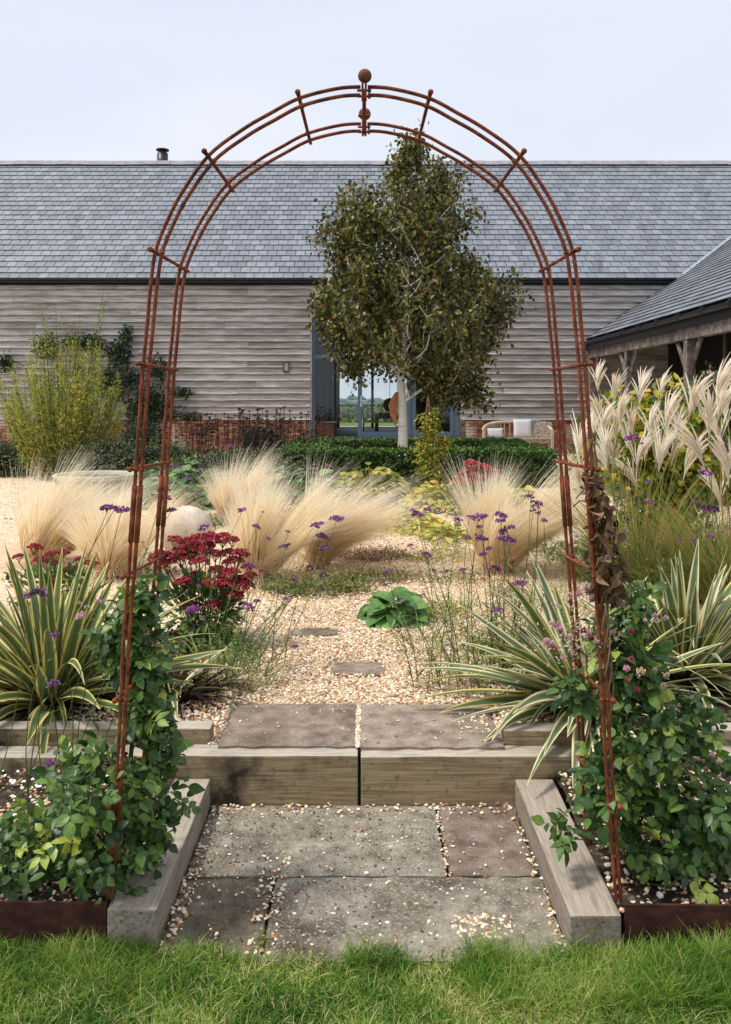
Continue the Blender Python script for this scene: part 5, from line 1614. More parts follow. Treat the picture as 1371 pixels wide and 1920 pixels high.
verbena('verbena right of the round leaved plant with heads over the gravel', (P(850, 1290, 4.35)[0], 4.35, .21),
        [(775, 960, 4.6, 1.3), (784, 963, 4.6, 1.0), (803, 955, 4.6, .8), (799, 1041, 4.5, 1.1), (771, 1022, 4.5, .6), (728, 1072, 4.5, 1.2), (721, 1098, 4.5, .8), (757, 1128, 4.3, .5), (815, 1070, 4.5, .5), (840, 1070, 4.5, .6), (862, 975, 4.5, 1.0), (794, 1115, 4.4, .5), (838, 1210, 4.2, .5), (745, 1128, 4.3, .5), (880, 968, 4.5, .6)], 2.2)
verbena('densest verbena, in front of the right feather grass', (P(925, 1285, 4.35)[0], 4.35, .21),
        [(897, 971, 4.4, 1.2), (905, 968, 4.4, .9), (900, 988, 4.4, .7), (897, 1005, 4.4, .9), (905, 1011, 4.4, 1.0), (877, 1009, 4.4, .7), (905, 1039, 4.4, .7), (917, 1029, 4.4, .8), (937, 966, 4.3, 1.1), (941, 977, 4.3, .9), (951, 990, 4.3, 1.1), (946, 997, 4.3, .9), (950, 1011, 4.3, 1.3), (958, 1012, 4.3, .9), (930, 1065, 4.3, 1.1), (917, 1068, 4.3, .7), (995, 932, 4.3, 1.0), (1010, 945, 4.3, 1.2), (1000, 958, 4.3, .7), (1008, 962, 4.3, .6), (975, 1092, 4.2, 1.1), (934, 1143, 4.2, .7), (960, 1015, 4.4, .6), (1020, 975, 4.3, .6), (870, 1068, 4.5, .7), (960, 1055, 4.3, .6)], 2.4)
verbena('verbena at the right among green grass blades behind the flax', (P(1255, 1090, 5.9)[0], 5.9, .22),
        [(1185, 822, 5.8, 1.6), (1203, 832, 5.8, .9), (1218, 943, 5.7, 1.5), (1335, 956, 5.4, 2.2), (1326, 888, 5.8, 1.6), (1173, 972, 5.7, 1.0), (1141, 942, 5.7, 1.0), (1216, 905, 5.8, .9), (1300, 942, 5.7, .8), (1333, 1006, 5.5, 1.0), (1302, 1012, 5.5, .8), (1278, 1012, 5.6, .6)], 1.5)
verbena('distant verbena behind the stone ball among green leaves', (P(375, 935, 11)[0], 10.9, gz(11)),
        [(320, 872, 11, 1.8), (338, 877, 11, 1.6), (343, 865, 11, 1.4), (377, 882, 11, 1.8), (388, 900, 11, 1.5), (452, 880, 10.5, 2.2), (312, 905, 10.5, 1.6), (372, 925, 9.5, 1.6), (356, 898, 10.5, 1.6), (436, 838, 12, 2.2), (471, 841, 12, 2.4)], 1)
verbena('distant verbena in front of the left part of the box hedge', (P(580, 930, 11)[0], 11, gz(11)),
        [(565, 888, 11, 1.8), (588, 893, 11, 1.9), (592, 885, 11, 1.6), (600, 893, 11, 1.4), (590, 872, 11.5, 1.5), (613, 872, 11.5, 1.4)], .6)

# ------------------------------------------------------------------ sedums
def sedum_head(seed, r=.05, n=430):
    rr = np.random.default_rng(seed)
    g = Geo()
    a = rr.random(n) * 6.28; q = np.sqrt(rr.random(n))
    lob = 1 + .16 * np.sin(a * 5 + seed) + .1 * np.sin(a * 3)
    ps = np.stack([np.cos(a) * q * r * lob, np.sin(a) * q * r * lob, r * .55 * (1 - q ** 2.4) + rr.normal(size=n) * .002 + .006 * np.sin(q * 9 + a * 3)], 1)
    scatter(g, OCT, ps, nrm(rr.normal(size=(n, 3))), nrm(rr.normal(size=(n, 3))), rr.uniform(.004, .0068, n), rr.random(n))
    d = 7
    for k_ in range(d):
        aa = 6.28 * k_ / d
        add_tube(g, [(0, 0, -.05), (math.cos(aa) * r * .6, math.sin(aa) * r * .6, 0)], .0016, 4, R=.1)
    return g
SH = [sedum_head(i).mesh('sedum_head', MAT['sedum']) for i in range(4)]
SP = [sedum_head(i + 20, .05, 160).mesh('rosy_sedum_head', MAT['sedum_pink']) for i in range(2)]
def sedum(label, base, heads, meshes, nleaf=500, spread=(.22, .18, .2), leafsz=.05, hs=1.0):
    th = thing('sedum', label, 'sedum', base, 'sedums with flat flower heads')
    base = np.array(base, float)
    for (px, py, Y, s) in heads:
        c = P(px, py, Y)
        o = bpy.data.objects.new('flower_head', random.choice(meshes)); COL.objects.link(o); o.parent = th
        o.matrix_parent_inverse = Matrix.Identity(4)
        o.location = Vector(c) - th.location
        o.rotation_euler = (random.uniform(-.2, .3), random.uniform(-.25, .25), random.uniform(0, 6.28))
        o.scale = (s * hs, s * hs, s * hs * .9)
        b = base + np.array([(c[0] - base[0]) * .25, (c[1] - base[1]) * .25, 0])
        pts = [b + (c - np.array([0, 0, .03]) - b) * np.array([t ** 1.3, t ** 1.3, t]) for t in np.linspace(0, 1, 6)]
        g = Geo(); add_tube(g, pts, .0035, 5); g.obj('stem', MAT['stem'], th)
    cc = base + np.array([0, 0, spread[2] * 1.0])
    pts, nn = blob_points(nleaf, [(cc, spread)], shell=.6)
    pts[:, 2] = np.maximum(pts[:, 2], base[2] + .01)
    g = Geo(); scatter(g, leaf_t(3, .55, .3, .2), pts, nrm(nn + rdir(nleaf) * .6 + np.array([0, 0, .5])), nrm(nn * .3 + rdir(nleaf) * .4 + np.array([0, 0, 1.])), rng.uniform(.6, 1.2, nleaf) * leafsz)
    g.obj('leaves', MAT['sedum_leaf'], th, True)['kind'] = 'stuff'
    return th
hd1 = []
for (px, py, s) in ((330, 1015, .9), (352, 1018, 1.0), (372, 1013, 1.2), (395, 1010, 1.1), (418, 1012, 1.1), (435, 1014, .8), (345, 1035, 1.2), (365, 1030, 1.2), (385, 1028, 1.1), (405, 1040, .9), (430, 1038, .9), (452, 1040, 1.0), (312, 1045, 1.0), (295, 1050, 1.0), (312, 1060, 1.0), (300, 1038, .7), (340, 1048, 1.1), (438, 1055, 1.1), (362, 1088, 1.5), (345, 1092, .9), (405, 1070, .9), (430, 1078, 1.1), (420, 1098, 1.1), (395, 1095, .9), (455, 1100, 1.1), (468, 1082, .9), (440, 1116, .9), (465, 1065, .7), (400, 1137, 1.0), (352, 1137, 1.1), (450, 1088, .9), (375, 1055, 1.0)):
    hd1.append((px, py, 5.1 + random.uniform(-.15, .2), s * 1.12))
sb = G(395, 1190)
sedum('large crimson sedum with flat domed heads right of the left arch leg', (sb[0], 5.15, sb[2]), hd1, SH, 900, (.27, .2, .2), .06)
hd2 = [(px, py, 6.0 + random.uniform(-.15, .15), s) for (px, py, s) in ((65, 1028, 1.1), (95, 1040, .9), (118, 1037, .9), (75, 1050, .9), (95, 1055, .9), (150, 1050, .8), (35, 1045, .8), (125, 1070, .8), (175, 1058, .7), (155, 1075, .7), (30, 1095, .9), (100, 1085, .8), (165, 1055, .6), (140, 1066, .7))]
sb = G(100, 1150)
sedum('dark crimson sedum behind the left flax, below the feather grass', (sb[0], 5.9, sb[2]), hd2, SH, 500, (.3, .2, .16), .06)
hd3 = [(px, py, 10.6 + random.uniform(-.3, .3), s) for (px, py, s) in ((885, 872, 2.2), (900, 876, 1.7), (873, 885, 1.8), (912, 880, 1.6), (925, 885, 1.5), (860, 897, 1.6), (888, 893, 1.7), (905, 897, 1.5), (930, 893, 1.4), (875, 905, 1.6), (852, 905, 1.2), (895, 908, 1.4))]
sedum('rosy red sedum in front of the hedge, right of the yellow climber', (P(890, 0, 10.7)[0], 10.7, gz(10.7)), hd3, SP, 600, (.36, .25, .2), .08)

# ------------------------------------------------------------------ broad leaved plants
def broad(name, label, cat, cpx, cpy, rx, ry, h, n, ls, mat, group=None, up=.5, w=.85, yoff=0, curl=.25):
    c = G(cpx, cpy)
    th = thing(name, label, cat, c, group)
    T = leaf_t(6, w, .22, curl, p=.66, tip=.6)
    for i in range(min(n, 300)):
        q = math.sqrt(random.random()); a = random.uniform(0, 6.28)
        x, y = math.cos(a) * q, math.sin(a) * q
        zt = c[2] + h * (1 - q * q) * random.uniform(.6, 1.0) + .015
        p = np.array([c[0] + x * rx, c[1] + y * ry, zt])
        d = np.array([math.cos(a), math.sin(a), up * (1 - q) - .35 * q]) + rng.normal(size=3) * .25
        zh = np.array([x * .6, y * .6 - .25, 1.]) + rng.normal(size=3) * .22
        g = Geo()
        s = ls * random.uniform(.7, 1.15)
        scatter(g, T, np.array([p]), np.array([d]), np.array([zh]), s)
        st = [c + np.array([x * rx * .3, y * ry * .3, 0]), (c + p) / 2 + np.array([0, 0, .01]), p + nrm(d) * s * .1]
        add_tube(g, st, .0028, 4, R=.6)
        g.obj('leaf', mat, th, True)
    return th
broad('bergenia', 'low clump of big round green leaves right of the stepping stones', 'bergenia', 742, 1165, .19, .16, .15, 60, .125, MAT['hosta'], w=1.0, curl=.35, up=.9)
broad('brunnera', 'broad leaved green clump behind the stone ball, left of the upright grass', 'leafy plant', 375, 948, 1.05, .6, .5, 260, .19, MAT['hosta_blue'], 'broad leaved clumps in the middle border')
broad('brunnera', 'broad leaved blue green clump left of the lime leaves, by the seedheads', 'leafy plant', 548, 935, .75, .6, .46, 190, .19, MAT['hosta_blue'], 'broad leaved clumps in the middle border')
broad('geum', 'lime green leafy clump directly in front of the hedge centre', 'leafy plant', 695, 922, .62, .6, .42, 240, .13, MAT['lime_leaf'], 'lime leaved clumps before the hedge', w=.7)
broad('geum', 'lime green leafy clump farther left, touching the blue green leaves', 'leafy plant', 620, 905, .75, .5, .36, 190, .14, MAT['lime_leaf'], 'lime leaved clumps before the hedge', w=.7)
broad('geranium', 'yellowing low plant in the gravel behind the path, with autumn leaves', 'leafy plant', 765, 985, .42, .8, .16, 260, .10, MAT['yellow_leaf'], 'yellowing plants at the end of the path', w=.75)
broad('geranium', 'yellow and orange leaved clump just below the lime climber', 'leafy plant', 835, 945, .62, .6, .28, 280, .12, MAT['yellow_leaf'], 'yellowing plants at the end of the path', w=.75)
broad('geranium', 'pale yellow leaves at the right side of the path end', 'leafy plant', 840, 1010, .28, .5, .12, 120, .09, MAT['lime_leaf'], 'yellowing plants at the end of the path', w=.75)
broad('evergreen_perennial', 'small green rosette left of the sedum behind the seedheads', 'leafy plant', 470, 915, .7, .5, .34, 130, .15, MAT['hosta'], 'broad leaved clumps in the middle border')

# low mats
def low_mat(label, px, py, rx, ry, h, n, ls, mat, stalks=300):
    c = G(px, py)
    th = thing('ground_cover', label, 'ground cover', c, 'low mats spreading over the gravel')
    pts, nn = blob_points(n, [(c, (rx, ry, h)), (c + np.array([rx * .5, ry * .2, 0]), (rx * .5, ry * .6, h * .7)), (c - np.array([rx * .5, ry * .3, 0]), (rx * .5, ry * .5, h * .8))], shell=.5, rough=.5, fr=2.5)
    pts = pts[pts[:, 2] > c[2]]; n = len(pts)
    g = Geo(); scatter(g, leaf_t(2, .7, .3, .2), pts, nrm(rdir(n) + np.array([0, 0, .4])), nrm(rdir(n) * .5 + np.array([0, 0, 1.])), rng.uniform(.6, 1.2, n) * ls)
    g.obj('leaves', mat, th)['kind'] = 'stuff'
    g = Geo(); a = rng.random(stalks) * 6.28; q = np.sqrt(rng.random(stalks))
    b = np.stack([c[0] + np.cos(a) * q * rx * .95, c[1] + np.sin(a) * q * ry * .95, np.full(stalks, c[2])], 1)
    blades(g, b, nrm(np.stack([rng.normal(size=stalks), rng.normal(size=stalks), rng.uniform(.1, .8, stalks)], 1)), np.stack([np.zeros(stalks), np.zeros(stalks), -rng.random(stalks) * .6], 1), rng.uniform(.05, .13, stalks), .004, 4)
    g.obj('stalks', MAT['thatch'], th)['kind'] = 'stuff'
low_mat('green and brown mat of small geranium leaves crossing the path', 600, 1108, .40, .24, .13, 4200, .026, MAT['mat_leaf'], 1000)
low_mat('sparser mat continuing right towards the round leaved plant', 700, 1085, .34, .22, .08, 1500, .024, MAT['mat_leaf'], 1500)
low_mat('brown dying thyme mat below the leaning feather grass', 690, 1042, .40, .3, .10, 900, .024, MAT['thatch'], 3600)
low_mat('thin green weeds by the path behind the right verbena', 840, 1085, .35, .3, .05, 700, .024, MAT['mat_leaf'], 400)
low_mat('dry brown mat at the foot of the right feather grass', 1010, 1110, .35, .3, .05, 300, .02, MAT['thatch'], 1400)
low_mat('patch of small leaves at the foot of the left verbena', 440, 1240, .16, .16, .06, 500, .024, MAT['sedum_leaf'], 100)
low_mat('grey green thyme left of the brown mat', 640, 1010, .3, .25, .04, 600, .02, MAT['mat_leaf'], 500)

# ------------------------------------------------------------------ phlomis seedheads
def phlomis(label, px, py, nst, rx, ry, hr):
    c = G(px, py)
    th = thing('seedhead_plant', label, 'seedhead plant', c, 'dark seedhead plants by the wall')
    T2 = (ICO1[0] * np.array([1, 1, .45]), ICO1[1])
    for _ in range(nst):
        x, y = c[0] + random.uniform(-rx, rx), c[1] + random.uniform(-ry, ry)
        h = random.uniform(*hr)
        lx, ly = random.gauss(0, .05), random.gauss(0, .05)
        g = Geo()
        add_tube(g, [(x, y, c[2]), (x + lx * .5, y, c[2] + h * .5), (x + lx, y + ly, c[2] + h)], .0045, 4, R=.5)
        k_ = random.choice((1, 2, 3, 3))
        for j in range(k_):
            t = 1 - j * random.uniform(.13, .17)
            s = random.uniform(.034, .05) * (1 - .1 * (j == 0))
            V = T2[0] * s * (1 + .15 * rng.normal(size=(len(T2[0]), 1)))
            g.add(V + np.array([x + lx * t, y + ly * t, c[2] + h * t]), T2[1], random.random())
        g.obj('seed_stem', MAT['seed'], th)
    n = 500
    pts, nn = blob_points(n, [((c[0], c[1], c[2] + .12), (rx * 1.1, ry * 1.2, .3))], shell=.7)
    pts[:, 2] = np.maximum(pts[:, 2], c[2] + .02)
    g = Geo(); scatter(g, leaf_t(2, .5, .3, .3), pts, nrm(rdir(n) + nn), nrm(rdir(n) * .5 + np.array([0, 0, 1.])), rng.uniform(.06, .13, n))
    g.obj('leaves', MAT['mound'], th)['kind'] = 'stuff'
phlomis('dark brown seedheads at far left of their bank, by the left arch leg', 345, 885, 34, .45, .6, (.75, 1.15))
phlomis('dark brown seedheads before the red bricks, second clump from the left', 415, 878, 42, .5, .6, (.8, 1.15))
phlomis('tall dark brown seedheads behind the upright feather grass', 490, 880, 40, .5, .6, (.9, 1.3))
phlomis('dark brown seedheads in front of the hedge corner and door post', 560, 890, 34, .45, .5, (.8, 1.3))
phlomis('shorter dark seedheads between the hedge corner and lime leaves', 530, 905, 16, .35, .3, (.6, .9))

# ------------------------------------------------------------------ mounds, shrubs and climbers
def mound(label, px, pyb, rx, h, Y, mat='dark_leaf', n=2600, ls=.05, name='rounded_shrub', group='clipped shrubs along the wall', rough=.12):
    c = np.array([(px - 683) / FPX * Y, Y, gz(Y)])
    th = thing(name, label, 'shrub', c, group)
    pts, nn = blob_points(n, [(c + np.array([0, 0, h * .45]), (rx, rx * .9, h * .55))], shell=.35, rough=rough)
    g = Geo(); scatter(g, leaf_t(2, .5, .3, .15), pts, nrm(rdir(n) + nn * .8), nrm(nn + rdir(n) * .6), rng.uniform(.7, 1.2, n) * ls)
    g.obj('foliage', MAT[mat], th)['kind'] = 'stuff'
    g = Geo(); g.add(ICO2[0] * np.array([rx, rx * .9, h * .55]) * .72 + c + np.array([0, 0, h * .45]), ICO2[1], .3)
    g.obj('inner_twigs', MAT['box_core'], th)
mound('rounded dark green shrub behind the left arch leg', 268, 840, .55, 1.0, 17.5)
mound('rounded dark green shrub in front of the bricks near the doors', 490, 840, .62, .98, 18.0)
mound('grey green lavender mound below the willow, left of the first round shrub', 215, 880, .9, .75, 15.0, 'mound', 3000, .06, 'lavender_mound', 'lavender mounds below the wall', .25)
mound('grey green lavender mound between willow and arch, farther right', 300, 870, .8, .7, 15.5, 'mound', 2600, .06, 'lavender_mound', 'lavender mounds below the wall', .25)
mound('dark low shrub at the far left edge below the willow', 10, 880, .9, .7, 16, 'mound', 2600, .06, 'lavender_mound', 'lavender mounds below the wall', .25)
mound('dark shrubby planting behind the gravel, left of centre', 110, 885, 1.2, .5, 16.5, 'mound', 2600, .06, 'lavender_mound', 'lavender mounds below the wall', .3)

# willow shrub
YWi = 15.3
wi = thing('willow_shrub', 'tall yellow green willow shrub with slender upright shoots at far left', 'shrub', P(118, 890, YWi))
cB = np.array([P(118, 0, YWi)[0], YWi, gz(YWi)])
g = Geo(); gl2 = Geo()
Tw = leaf_t(2, .2, .3, .2)
nsh = 150
for i in range(nsh):
    a = random.uniform(0, 6.28)
    q = math.sqrt(random.random())
    sprd = q * 1.18
    top = EYE + (755 - np.interp(q, [0, .5, 1], [610, 640, 740])) / FPX * YWi - cB[2]
    top *= random.uniform(.72, 1.06)
    e = cB + np.array([math.cos(a) * sprd, math.sin(a) * sprd * .8, top])
    pts = [cB + (e - cB) * np.array([t ** .5, t ** .5, t]) * 1.0 + np.array([math.sin(a * 3) * .07, .05 * math.cos(a * 2), 0]) * math.sin(t * 3.14) for t in np.linspace(0, 1, 9)]
    add_tube(g, pts, np.linspace(.011, .002, 9), 4)
    m = 180
    tq = .08 + .92 * rng.random(m) ** .95
    pp = np.array([[np.interp(t, np.linspace(0, 1, 9), [p[k_] for p in pts]) for k_ in range(3)] for t in tq])
    pp += rng.normal(size=(m, 3)) * .055 * (1.15 - tq)[:, None] * 2
    dd = nrm(nrm(e - cB) * .9 + rdir(m) * .9)
    scatter(gl2, Tw, pp, dd, rdir(m), rng.uniform(.06, .10, m), np.clip(rng.random(m) * .9 + random.uniform(-.1, .25), 0, 1))
for (px, py) in ((78, 570), (105, 585), (150, 590), (195, 545), (200, 560), (190, 575)):
    e = P(px, py, YWi)
    pts = [cB + (e - cB) * np.array([t ** .8, t ** .8, t]) for t in np.linspace(0, 1, 9)]
    add_tube(g, pts, np.linspace(.012, .002, 9), 4)
    m = 70; tq = .6 + .4 * rng.random(m)
    pp = cB + (e - cB) * np.stack([tq ** .8, tq ** .8, tq], 1) + rng.normal(size=(m, 3)) * .05
    scatter(gl2, Tw, pp, nrm(rdir(m) + np.array([0, 0, .8])), rdir(m), rng.uniform(.06, .1, m), np.clip(rng.random(m) * .7, 0, 1))
g.obj('stems', MAT['stem_brown'], wi)['kind'] = 'stuff'
gl2.obj('foliage', MAT['willow_leaf'], wi)['kind'] = 'stuff'

def climber(label, base, blobs, n, ls, mat, name='wall_climber', group='climbers on the barn wall', natt=70, rmin=.006, hang=.3, cat='climber', bark='stem_brown', tmpl=None, up=.2):
    return simple_tree(name, label, base, blobs, n, ls, mat, cat=cat, natt=natt, rmin=rmin, group=group, hang=hang, barkmat=bark, tmpl=tmpl, up=up, rough=.4, shell=.8)
W = lambda px, py, rx, rz: (P(px, py, 21.75), (rx, .12, rz))
climber('dark leafy climber on the boards between willow and arch leg', (P(285, 0, 21.7)[0], 21.75, gz(21)),
        [W(265, 800, .55, .35), W(280, 745, .5, .45), W(295, 690, .35, .4), W(300, 775, .7, .25), W(340, 735, .35, .14), W(360, 782, .3, .1), W(255, 770, .4, .3), W(250, 710, .2, .3)], 2600, .10, MAT['dark_leaf'])
climber('dark climber showing behind the top of the willow', (P(215, 0, 21.7)[0], 21.75, gz(21)),
        [W(225, 660, .4, .45), W(238, 625, .15, .3), W(170, 640, .4, .25), W(85, 650, .35, .3), W(10, 680, .2, .25), W(210, 720, .5, .5), W(135, 640, .3, .2)], 2600, .10, MAT['dark_leaf'])
YC = 12.4
cc = P(808, 0, YC)[0]
climber('yellow green climber on a slim cone in front of the birch trunk', (cc, YC, gz(YC)),
        [(P(808, 800, YC), (.20, .2, .28)), (P(808, 850, YC), (.28, .26, .3)), (P(805, 890, YC), (.26, .24, .18)), (P(812, 775, YC), (.08, .08, .12)), (P(840, 830, YC), (.08, .1, .1))], 2300, .055, MAT['shrub_yellow'], 'cone_climber', None, 80, .004)
g = Geo()
ob = thing('plant_support', 'slim wooden cane cone inside the yellow green climber', 'plant support', (cc, YC, gz(YC)))
for k_ in range(5):
    a = k_ * 1.256
    g = Geo(); add_tube(g, [(cc + .28 * math.cos(a), YC + .28 * math.sin(a), gz(YC)), (P(803, 742, YC)[0], YC, P(0, 742, YC)[2])], .009, 5); g.obj('cane', MAT['thatch'], ob)

# ------------------------------------------------------------------ right border: miscanthus, shrub, asters
def plume_mesh(seed, L=.38, n=26, R=.05):
    rr = np.random.default_rng(seed)
    g = Geo(); gf = Geo()
    lean = rr.uniform(-.1, .6)
    add = []
    for i in range(n):
        t0 = rr.uniform(0, .55)
        b = np.array([lean * .15 * t0 * L, 0, t0 * L * .55])
        a = rr.uniform(-1.1, 1.1) * (1 if rr.random() < .8 else 2.5)
        out = np.array([math.cos(a) * .2, math.sin(a) * .2, 1.0]); out = out / np.linalg.norm(out)
        ll = L * rr.uniform(.45, .78)
        pts = []
        for t in np.linspace(0, 1, 6):
            pts.append(b + out * ll * t + np.array([math.cos(a) * .28 + lean * .3, math.sin(a) * .15, -.12]) * ll * t * t)
        rad_ = np.array([.0014, .0036, .0052, .0052, .0042, .0014]) * rr.uniform(.7, 1.1)
        add_tube(g, pts, rad_, 5, R=rr.uniform(.3, 1), cap=False)
        m = 60
        tt2 = rr.uniform(.12, 1, m)
        pp = np.array([[np.interp(t, np.linspace(0, 1, 6), [p[k_] for p in pts]) for k_ in range(3)] for t in tt2])
        dd = nrm(out + rr.normal(size=(m, 3)) * .55)
        scatter(g, leaf_t(1, .12, .1, 0), pp, dd, nrm(rr.normal(size=(m, 3))), rr.uniform(.012, .024, m), rr.uniform(.3, 1, m))
    return g
PL = [plume_mesh(i).mesh('plume', MAT['plume']) for i in range(6)]
def miscanthus(label, base, plumes, nbl, hbl, spread):
    th = thing('silver_grass', label, 'ornamental grass', base, 'silver grasses with white plumes')
    base = np.array(base, float)
    gs = Geo()
    for (px, py, Y, s, flip) in plumes:     # py is the plume tip
        tip = P(px, py, Y)
        o = bpy.data.objects.new('plume', random.choice(PL)); COL.objects.link(o); o.parent = th
        o.matrix_parent_inverse = Matrix.Identity(4)
        h = .40 * s
        foot = tip - np.array([.05 * s * flip, 0, h])
        o.location = Vector(foot) - th.location
        o.rotation_euler = (random.uniform(-.12, .12), random.uniform(-.24, .12) * flip, random.gauss(0, 1.3) + (math.pi if flip < 0 else 0))
        o.scale = (s, s, s)
        b = base + np.array([random.uniform(-1, 1) * spread, random.uniform(-1, 1) * spread, 0])
        pts = [b + (foot + np.array([0, 0, .08]) - b) * np.array([t ** 1.4, t ** 1.4, t]) for t in np.linspace(0, 1, 7)]
        g = Geo(); add_tube(g, pts, .0032, 5); g.obj('stem', MAT['misc_leaf'], th)
    a = rng.random(nbl) * 6.28; r = np.sqrt(rng.random(nbl)) * spread
    b = np.stack([base[0] + np.cos(a) * r, base[1] + np.sin(a) * r, np.full(nbl, base[2])], 1)
    d = nrm(np.stack([np.cos(a) * .22, np.sin(a) * .22, np.ones(nbl)], 1) + rng.normal(size=(nbl, 3)) * .08)
    bd = np.stack([np.cos(a) * rng.uniform(.1, .5, nbl), np.sin(a) * .3, -rng.uniform(.05, .45, nbl)], 1)
    g = Geo(); blades(g, b, d, bd, hbl * rng.uniform(.5, 1.15, nbl), .009, 8)
    g.obj('grass_blades', MAT['misc_leaf'], th)['kind'] = 'stuff'
YM = 6.6
pl1 = [(1130, 662, 1), (1160, 678, 1), (1210, 668, 1), (1247, 680, 1), (1305, 672, 1), (1310, 700, 1), (1178, 708, 1), (1125, 745, 1), (1140, 735, 1), (1165, 745, 1), (1195, 745, 1), (1235, 735, 1), (1262, 708, 1), (1285, 735, 1), (1150, 770, 1), (1185, 775, 1), (1220, 770, 1), (1250, 765, 1), (1275, 760, 1), (1070, 750, -1), (1075, 830, -1), (1295, 785, 1), (1130, 800, -1), (1185, 830, -1), (1205, 790, 1), (1240, 800, 1), (1268, 800, 1), (1115, 720, -1), (1160, 800, 1)]
miscanthus('big silver grass clump with many white plumes right of the arch', (P(1195, 0, YM)[0], YM, gz(YM)), [(a, b, YM + random.uniform(-.35, .35), random.uniform(.72, 1.25), f) for a, b, f in pl1], 420, 1.05, .22)
pl2 = [(1360, 645, 1), (1345, 705, 1), (1358, 690, 1), (1340, 755, 1), (1365, 740, 1), (1350, 780, -1), (1368, 800, 1), (1340, 850, -1), (1375, 700, 1), (1395, 660, 1), (1410, 720, 1), (1390, 790, 1)]
miscanthus('silver grass with white plumes cut by the right edge of the view', (P(1375, 0, 6.0)[0], 6.0, gz(6)), [(a, b, 6.0 + random.uniform(-.2, .2), random.uniform(.95, 1.25), f) for a, b, f in pl2], 500, 1.1, .2)
def tuft(label, px, py, n, h, w, mat, spr=.2, group='green grass tufts in the right border', wide=.006):
    c = G(px, py)
    th = thing('grass_tuft', label, 'grass', c, group)
    a = rng.random(n) * 6.28; r = np.sqrt(rng.random(n)) * w
    b = np.stack([c[0] + np.cos(a) * r, c[1] + np.sin(a) * r, np.full(n, c[2])], 1)
    d = nrm(np.stack([np.cos(a) * .5, np.sin(a) * .5, np.ones(n)], 1) + rng.normal(size=(n, 3)) * .15)
    bd = np.stack([np.cos(a) * rng.uniform(.1, .6, n), np.sin(a) * .4, -rng.uniform(.1, .6, n)], 1)
    g = Geo(); blades(g, b, d, bd, h * rng.uniform(.5, 1.15, n), wide, 7)
    g.obj('grass_blades', mat, th)['kind'] = 'stuff'
tuft('fine green grass tuft behind the right flax', 1260, 1110, 1500, .62, .35, MAT['green_grass'])
tuft('fine green grass tuft at the right edge below the plumes', 1360, 1120, 1500, .68, .35, MAT['green_grass'])
tuft('reddish tan grass tuft at the foot of the silver grass', 1190, 1060, 900, .55, .3, MAT['misc_leaf'])
tuft('wispy green stems right of the bergenia beside the path', 790, 1215, 60, .30, .14, MAT['green_grass'], group='wispy green stems by the path', wide=.005)
tuft('wispy green stems at the foot of the densest verbena', 900, 1270, 120, .34, .25, MAT['green_grass'], group='wispy green stems by the path', wide=.006)
tuft('wispy green stems around the left verbena', 420, 1280, 110, .32, .25, MAT['green_grass'], group='wispy green stems by the path', wide=.007)
tuft('wispy green stems right of the verbenas, by the low flax', 985, 1250, 90, .4, .2, MAT['green_grass'], group='wispy green stems by the path', wide=.006)
YS = 7.6
climber('yellowing shrub with green and gold leaves behind the plumes', (P(1235, 0, YS)[0], YS, gz(YS)),
        [(P(1225, 800, YS), (.5, .4, .40)), (P(1190, 890, YS), (.4, .35, .28)), (P(1280, 880, YS), (.5, .4, .38)), (P(1300, 790, YS), (.25, .25, .25)), (P(1235, 960, YS), (.45, .3, .22)), (P(1110, 850, YS), (.12, .15, .18))], 4200, .075, MAT['shrub_yellow'], 'yellowing_shrub', None, 110, .005, cat='shrub', tmpl=leaf_t(3, .75, .25, .2))
ast = climber('tall dark aster clump with pink flowers at the right beneath the porch', (P(1325, 0, 9.5)[0], 9.5, gz(9.5)),
        [(P(1320, 790, 9.5), (.3, .25, .5)), (P(1330, 880, 9.5), (.35, .3, .35)), (P(1335, 730, 9.5), (.15, .15, .3))], 1800, .06, MAT['mound'], 'aster', None, 90, .004, cat='aster')
for (px, py) in ((1313, 742), (1305, 745), (1322, 740), (1298, 770), (1306, 762), (1318, 758), (1290, 765), (1330, 700)):
    bloom(P(px, py, 9.2), .035, MAT['petal_pink'], ast, 12)
mound('green leafy filler shrub below the porch at the right', 1150, 900, .8, .9, 13.0, 'mound', 2600, .06, 'border_shrub', None, .3)
mound('dark border shrub under the porch eaves at far right', 1330, 900, 1.0, 1.1, 12.0, 'dark_leaf', 2600, .07, 'border_shrub', None, .3)

# ------------------------------------------------------------------ darker soil under the middle border
def soil_patch(cx, cy, rx, ry, seed):
    g = Geo(); V = [(cx, cy, gz(cy) + .03)]
    for i in range(48):
        a = 2 * math.pi * i / 48
        k = 1 + .25 * nz((math.cos(a) * 1.5, math.sin(a) * 1.5, seed))
        y = cy + math.sin(a) * ry * k
        V.append((cx + math.cos(a) * rx * k, y, gz(y) - .004))
    g.add(V, [(0, i + 1, (i + 1) % 48 + 1) for i in range(48)], .5)
    o = g.obj('planting_soil', MAT['soil']); o['kind'] = 'structure'
soil_patch(-2.1, 12.6, 2.9, 2.2, 1)
soil_patch(.0, 12.0, 2.2, 1.4, 2)
soil_patch(-6.5, 17.0, 5.5, 1.8, 3)
soil_patch(6.5, 11.5, 2.6, 3.5, 4)
soil_patch(4.2, 7.2, 1.6, 1.5, 5)

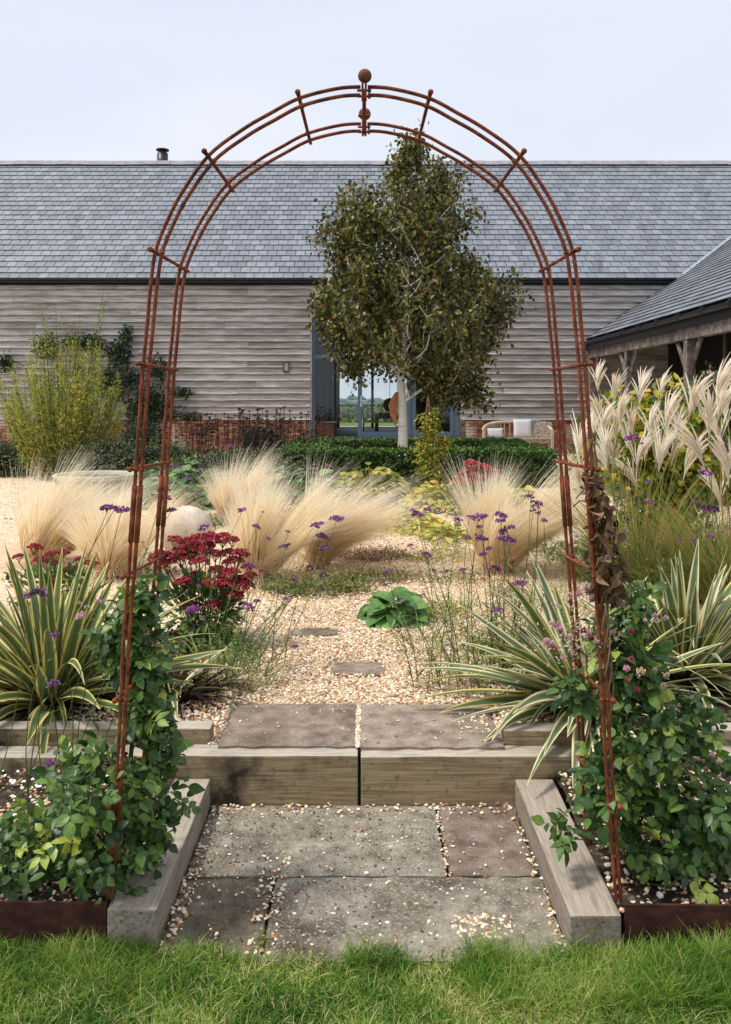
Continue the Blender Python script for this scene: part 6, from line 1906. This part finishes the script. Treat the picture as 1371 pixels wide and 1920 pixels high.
# ------------------------------------------------------------------ more planting in the middle bed
low_mat('olive green mat between the leaning feather grass and the yellow geraniums', 668, 985, .5, .5, .08, 1500, .035, MAT['mat_leaf'], 500)
low_mat('leafy green mat behind the stone ball, under the broad leaves', 360, 985, .7, .5, .12, 1800, .05, MAT['sedum_leaf'], 300)
low_mat('yellow green mat left of the right feather grass', 830, 1045, .4, .4, .07, 1300, .03, MAT['shrub_yellow'], 500)
low_mat('mixed green mat right of the right feather grass', 1060, 1040, .4, .6, .1, 1200, .04, MAT['sedum_leaf'], 600)
low_mat('small green mat at the left end of the crossing geraniums', 530, 1105, .2, .16, .06, 700, .028, MAT['sedum_leaf'], 200)
broad('leafy_perennial', 'green leafy clump under the dark seedheads left of centre', 'leafy plant', 330, 905, .9, .6, .4, 170, .15, MAT['hosta'], 'broad leaved clumps in the middle border')
broad('leafy_perennial', 'yellow green leafy clump left of the right feather grass top', 'leafy plant', 960, 950, .5, .5, .3, 120, .12, MAT['lime_leaf'], 'lime leaved clumps before the hedge', w=.7)
mound('grey green lavender mound by the hedge corner among seedheads', 520, 880, .7, .55, 13.6, 'mound', 2200, .06, 'lavender_mound', 'lavender mounds below the wall', .3)
mound('grey green lavender mound before the bricks, centre left', 420, 870, .8, .55, 15.0, 'mound', 2200, .06, 'lavender_mound', 'lavender mounds below the wall', .3)
tuft('thin pale green stems in front of the right feather grass', 870, 1160, 160, .34, .35, MAT['green_grass'], group='wispy green stems by the path', wide=.005)
tuft('thin green stems between right feather grass and low flax', 1040, 1150, 200, .38, .3, MAT['green_grass'], group='wispy green stems by the path', wide=.005)
tuft('bright green blades below the plumes next to the arch leg', 1150, 1090, 700, .5, .3, MAT['green_grass'])
tuft('tall green blades filling the border behind the upright flax', 1310, 1060, 1400, .75, .5, MAT['green_grass'])
low_mat('pale green weeds between the bergenia and the right verbenas', 830, 1150, .22, .25, .07, 900, .022, MAT['shrub_yellow'], 300)
low_mat('leafy green weeds under the densest verbena stems', 930, 1215, .26, .22, .1, 1300, .026, MAT['sedum_leaf'], 300)
low_mat('green leaves around the foot of the crimson sedum', 385, 1225, .3, .16, .12, 1300, .035, MAT['sedum_leaf'], 100)
low_mat('dry brown mat left of the stone ball between feather grasses', 290, 1075, .4, .3, .06, 500, .03, MAT['thatch'], 900)
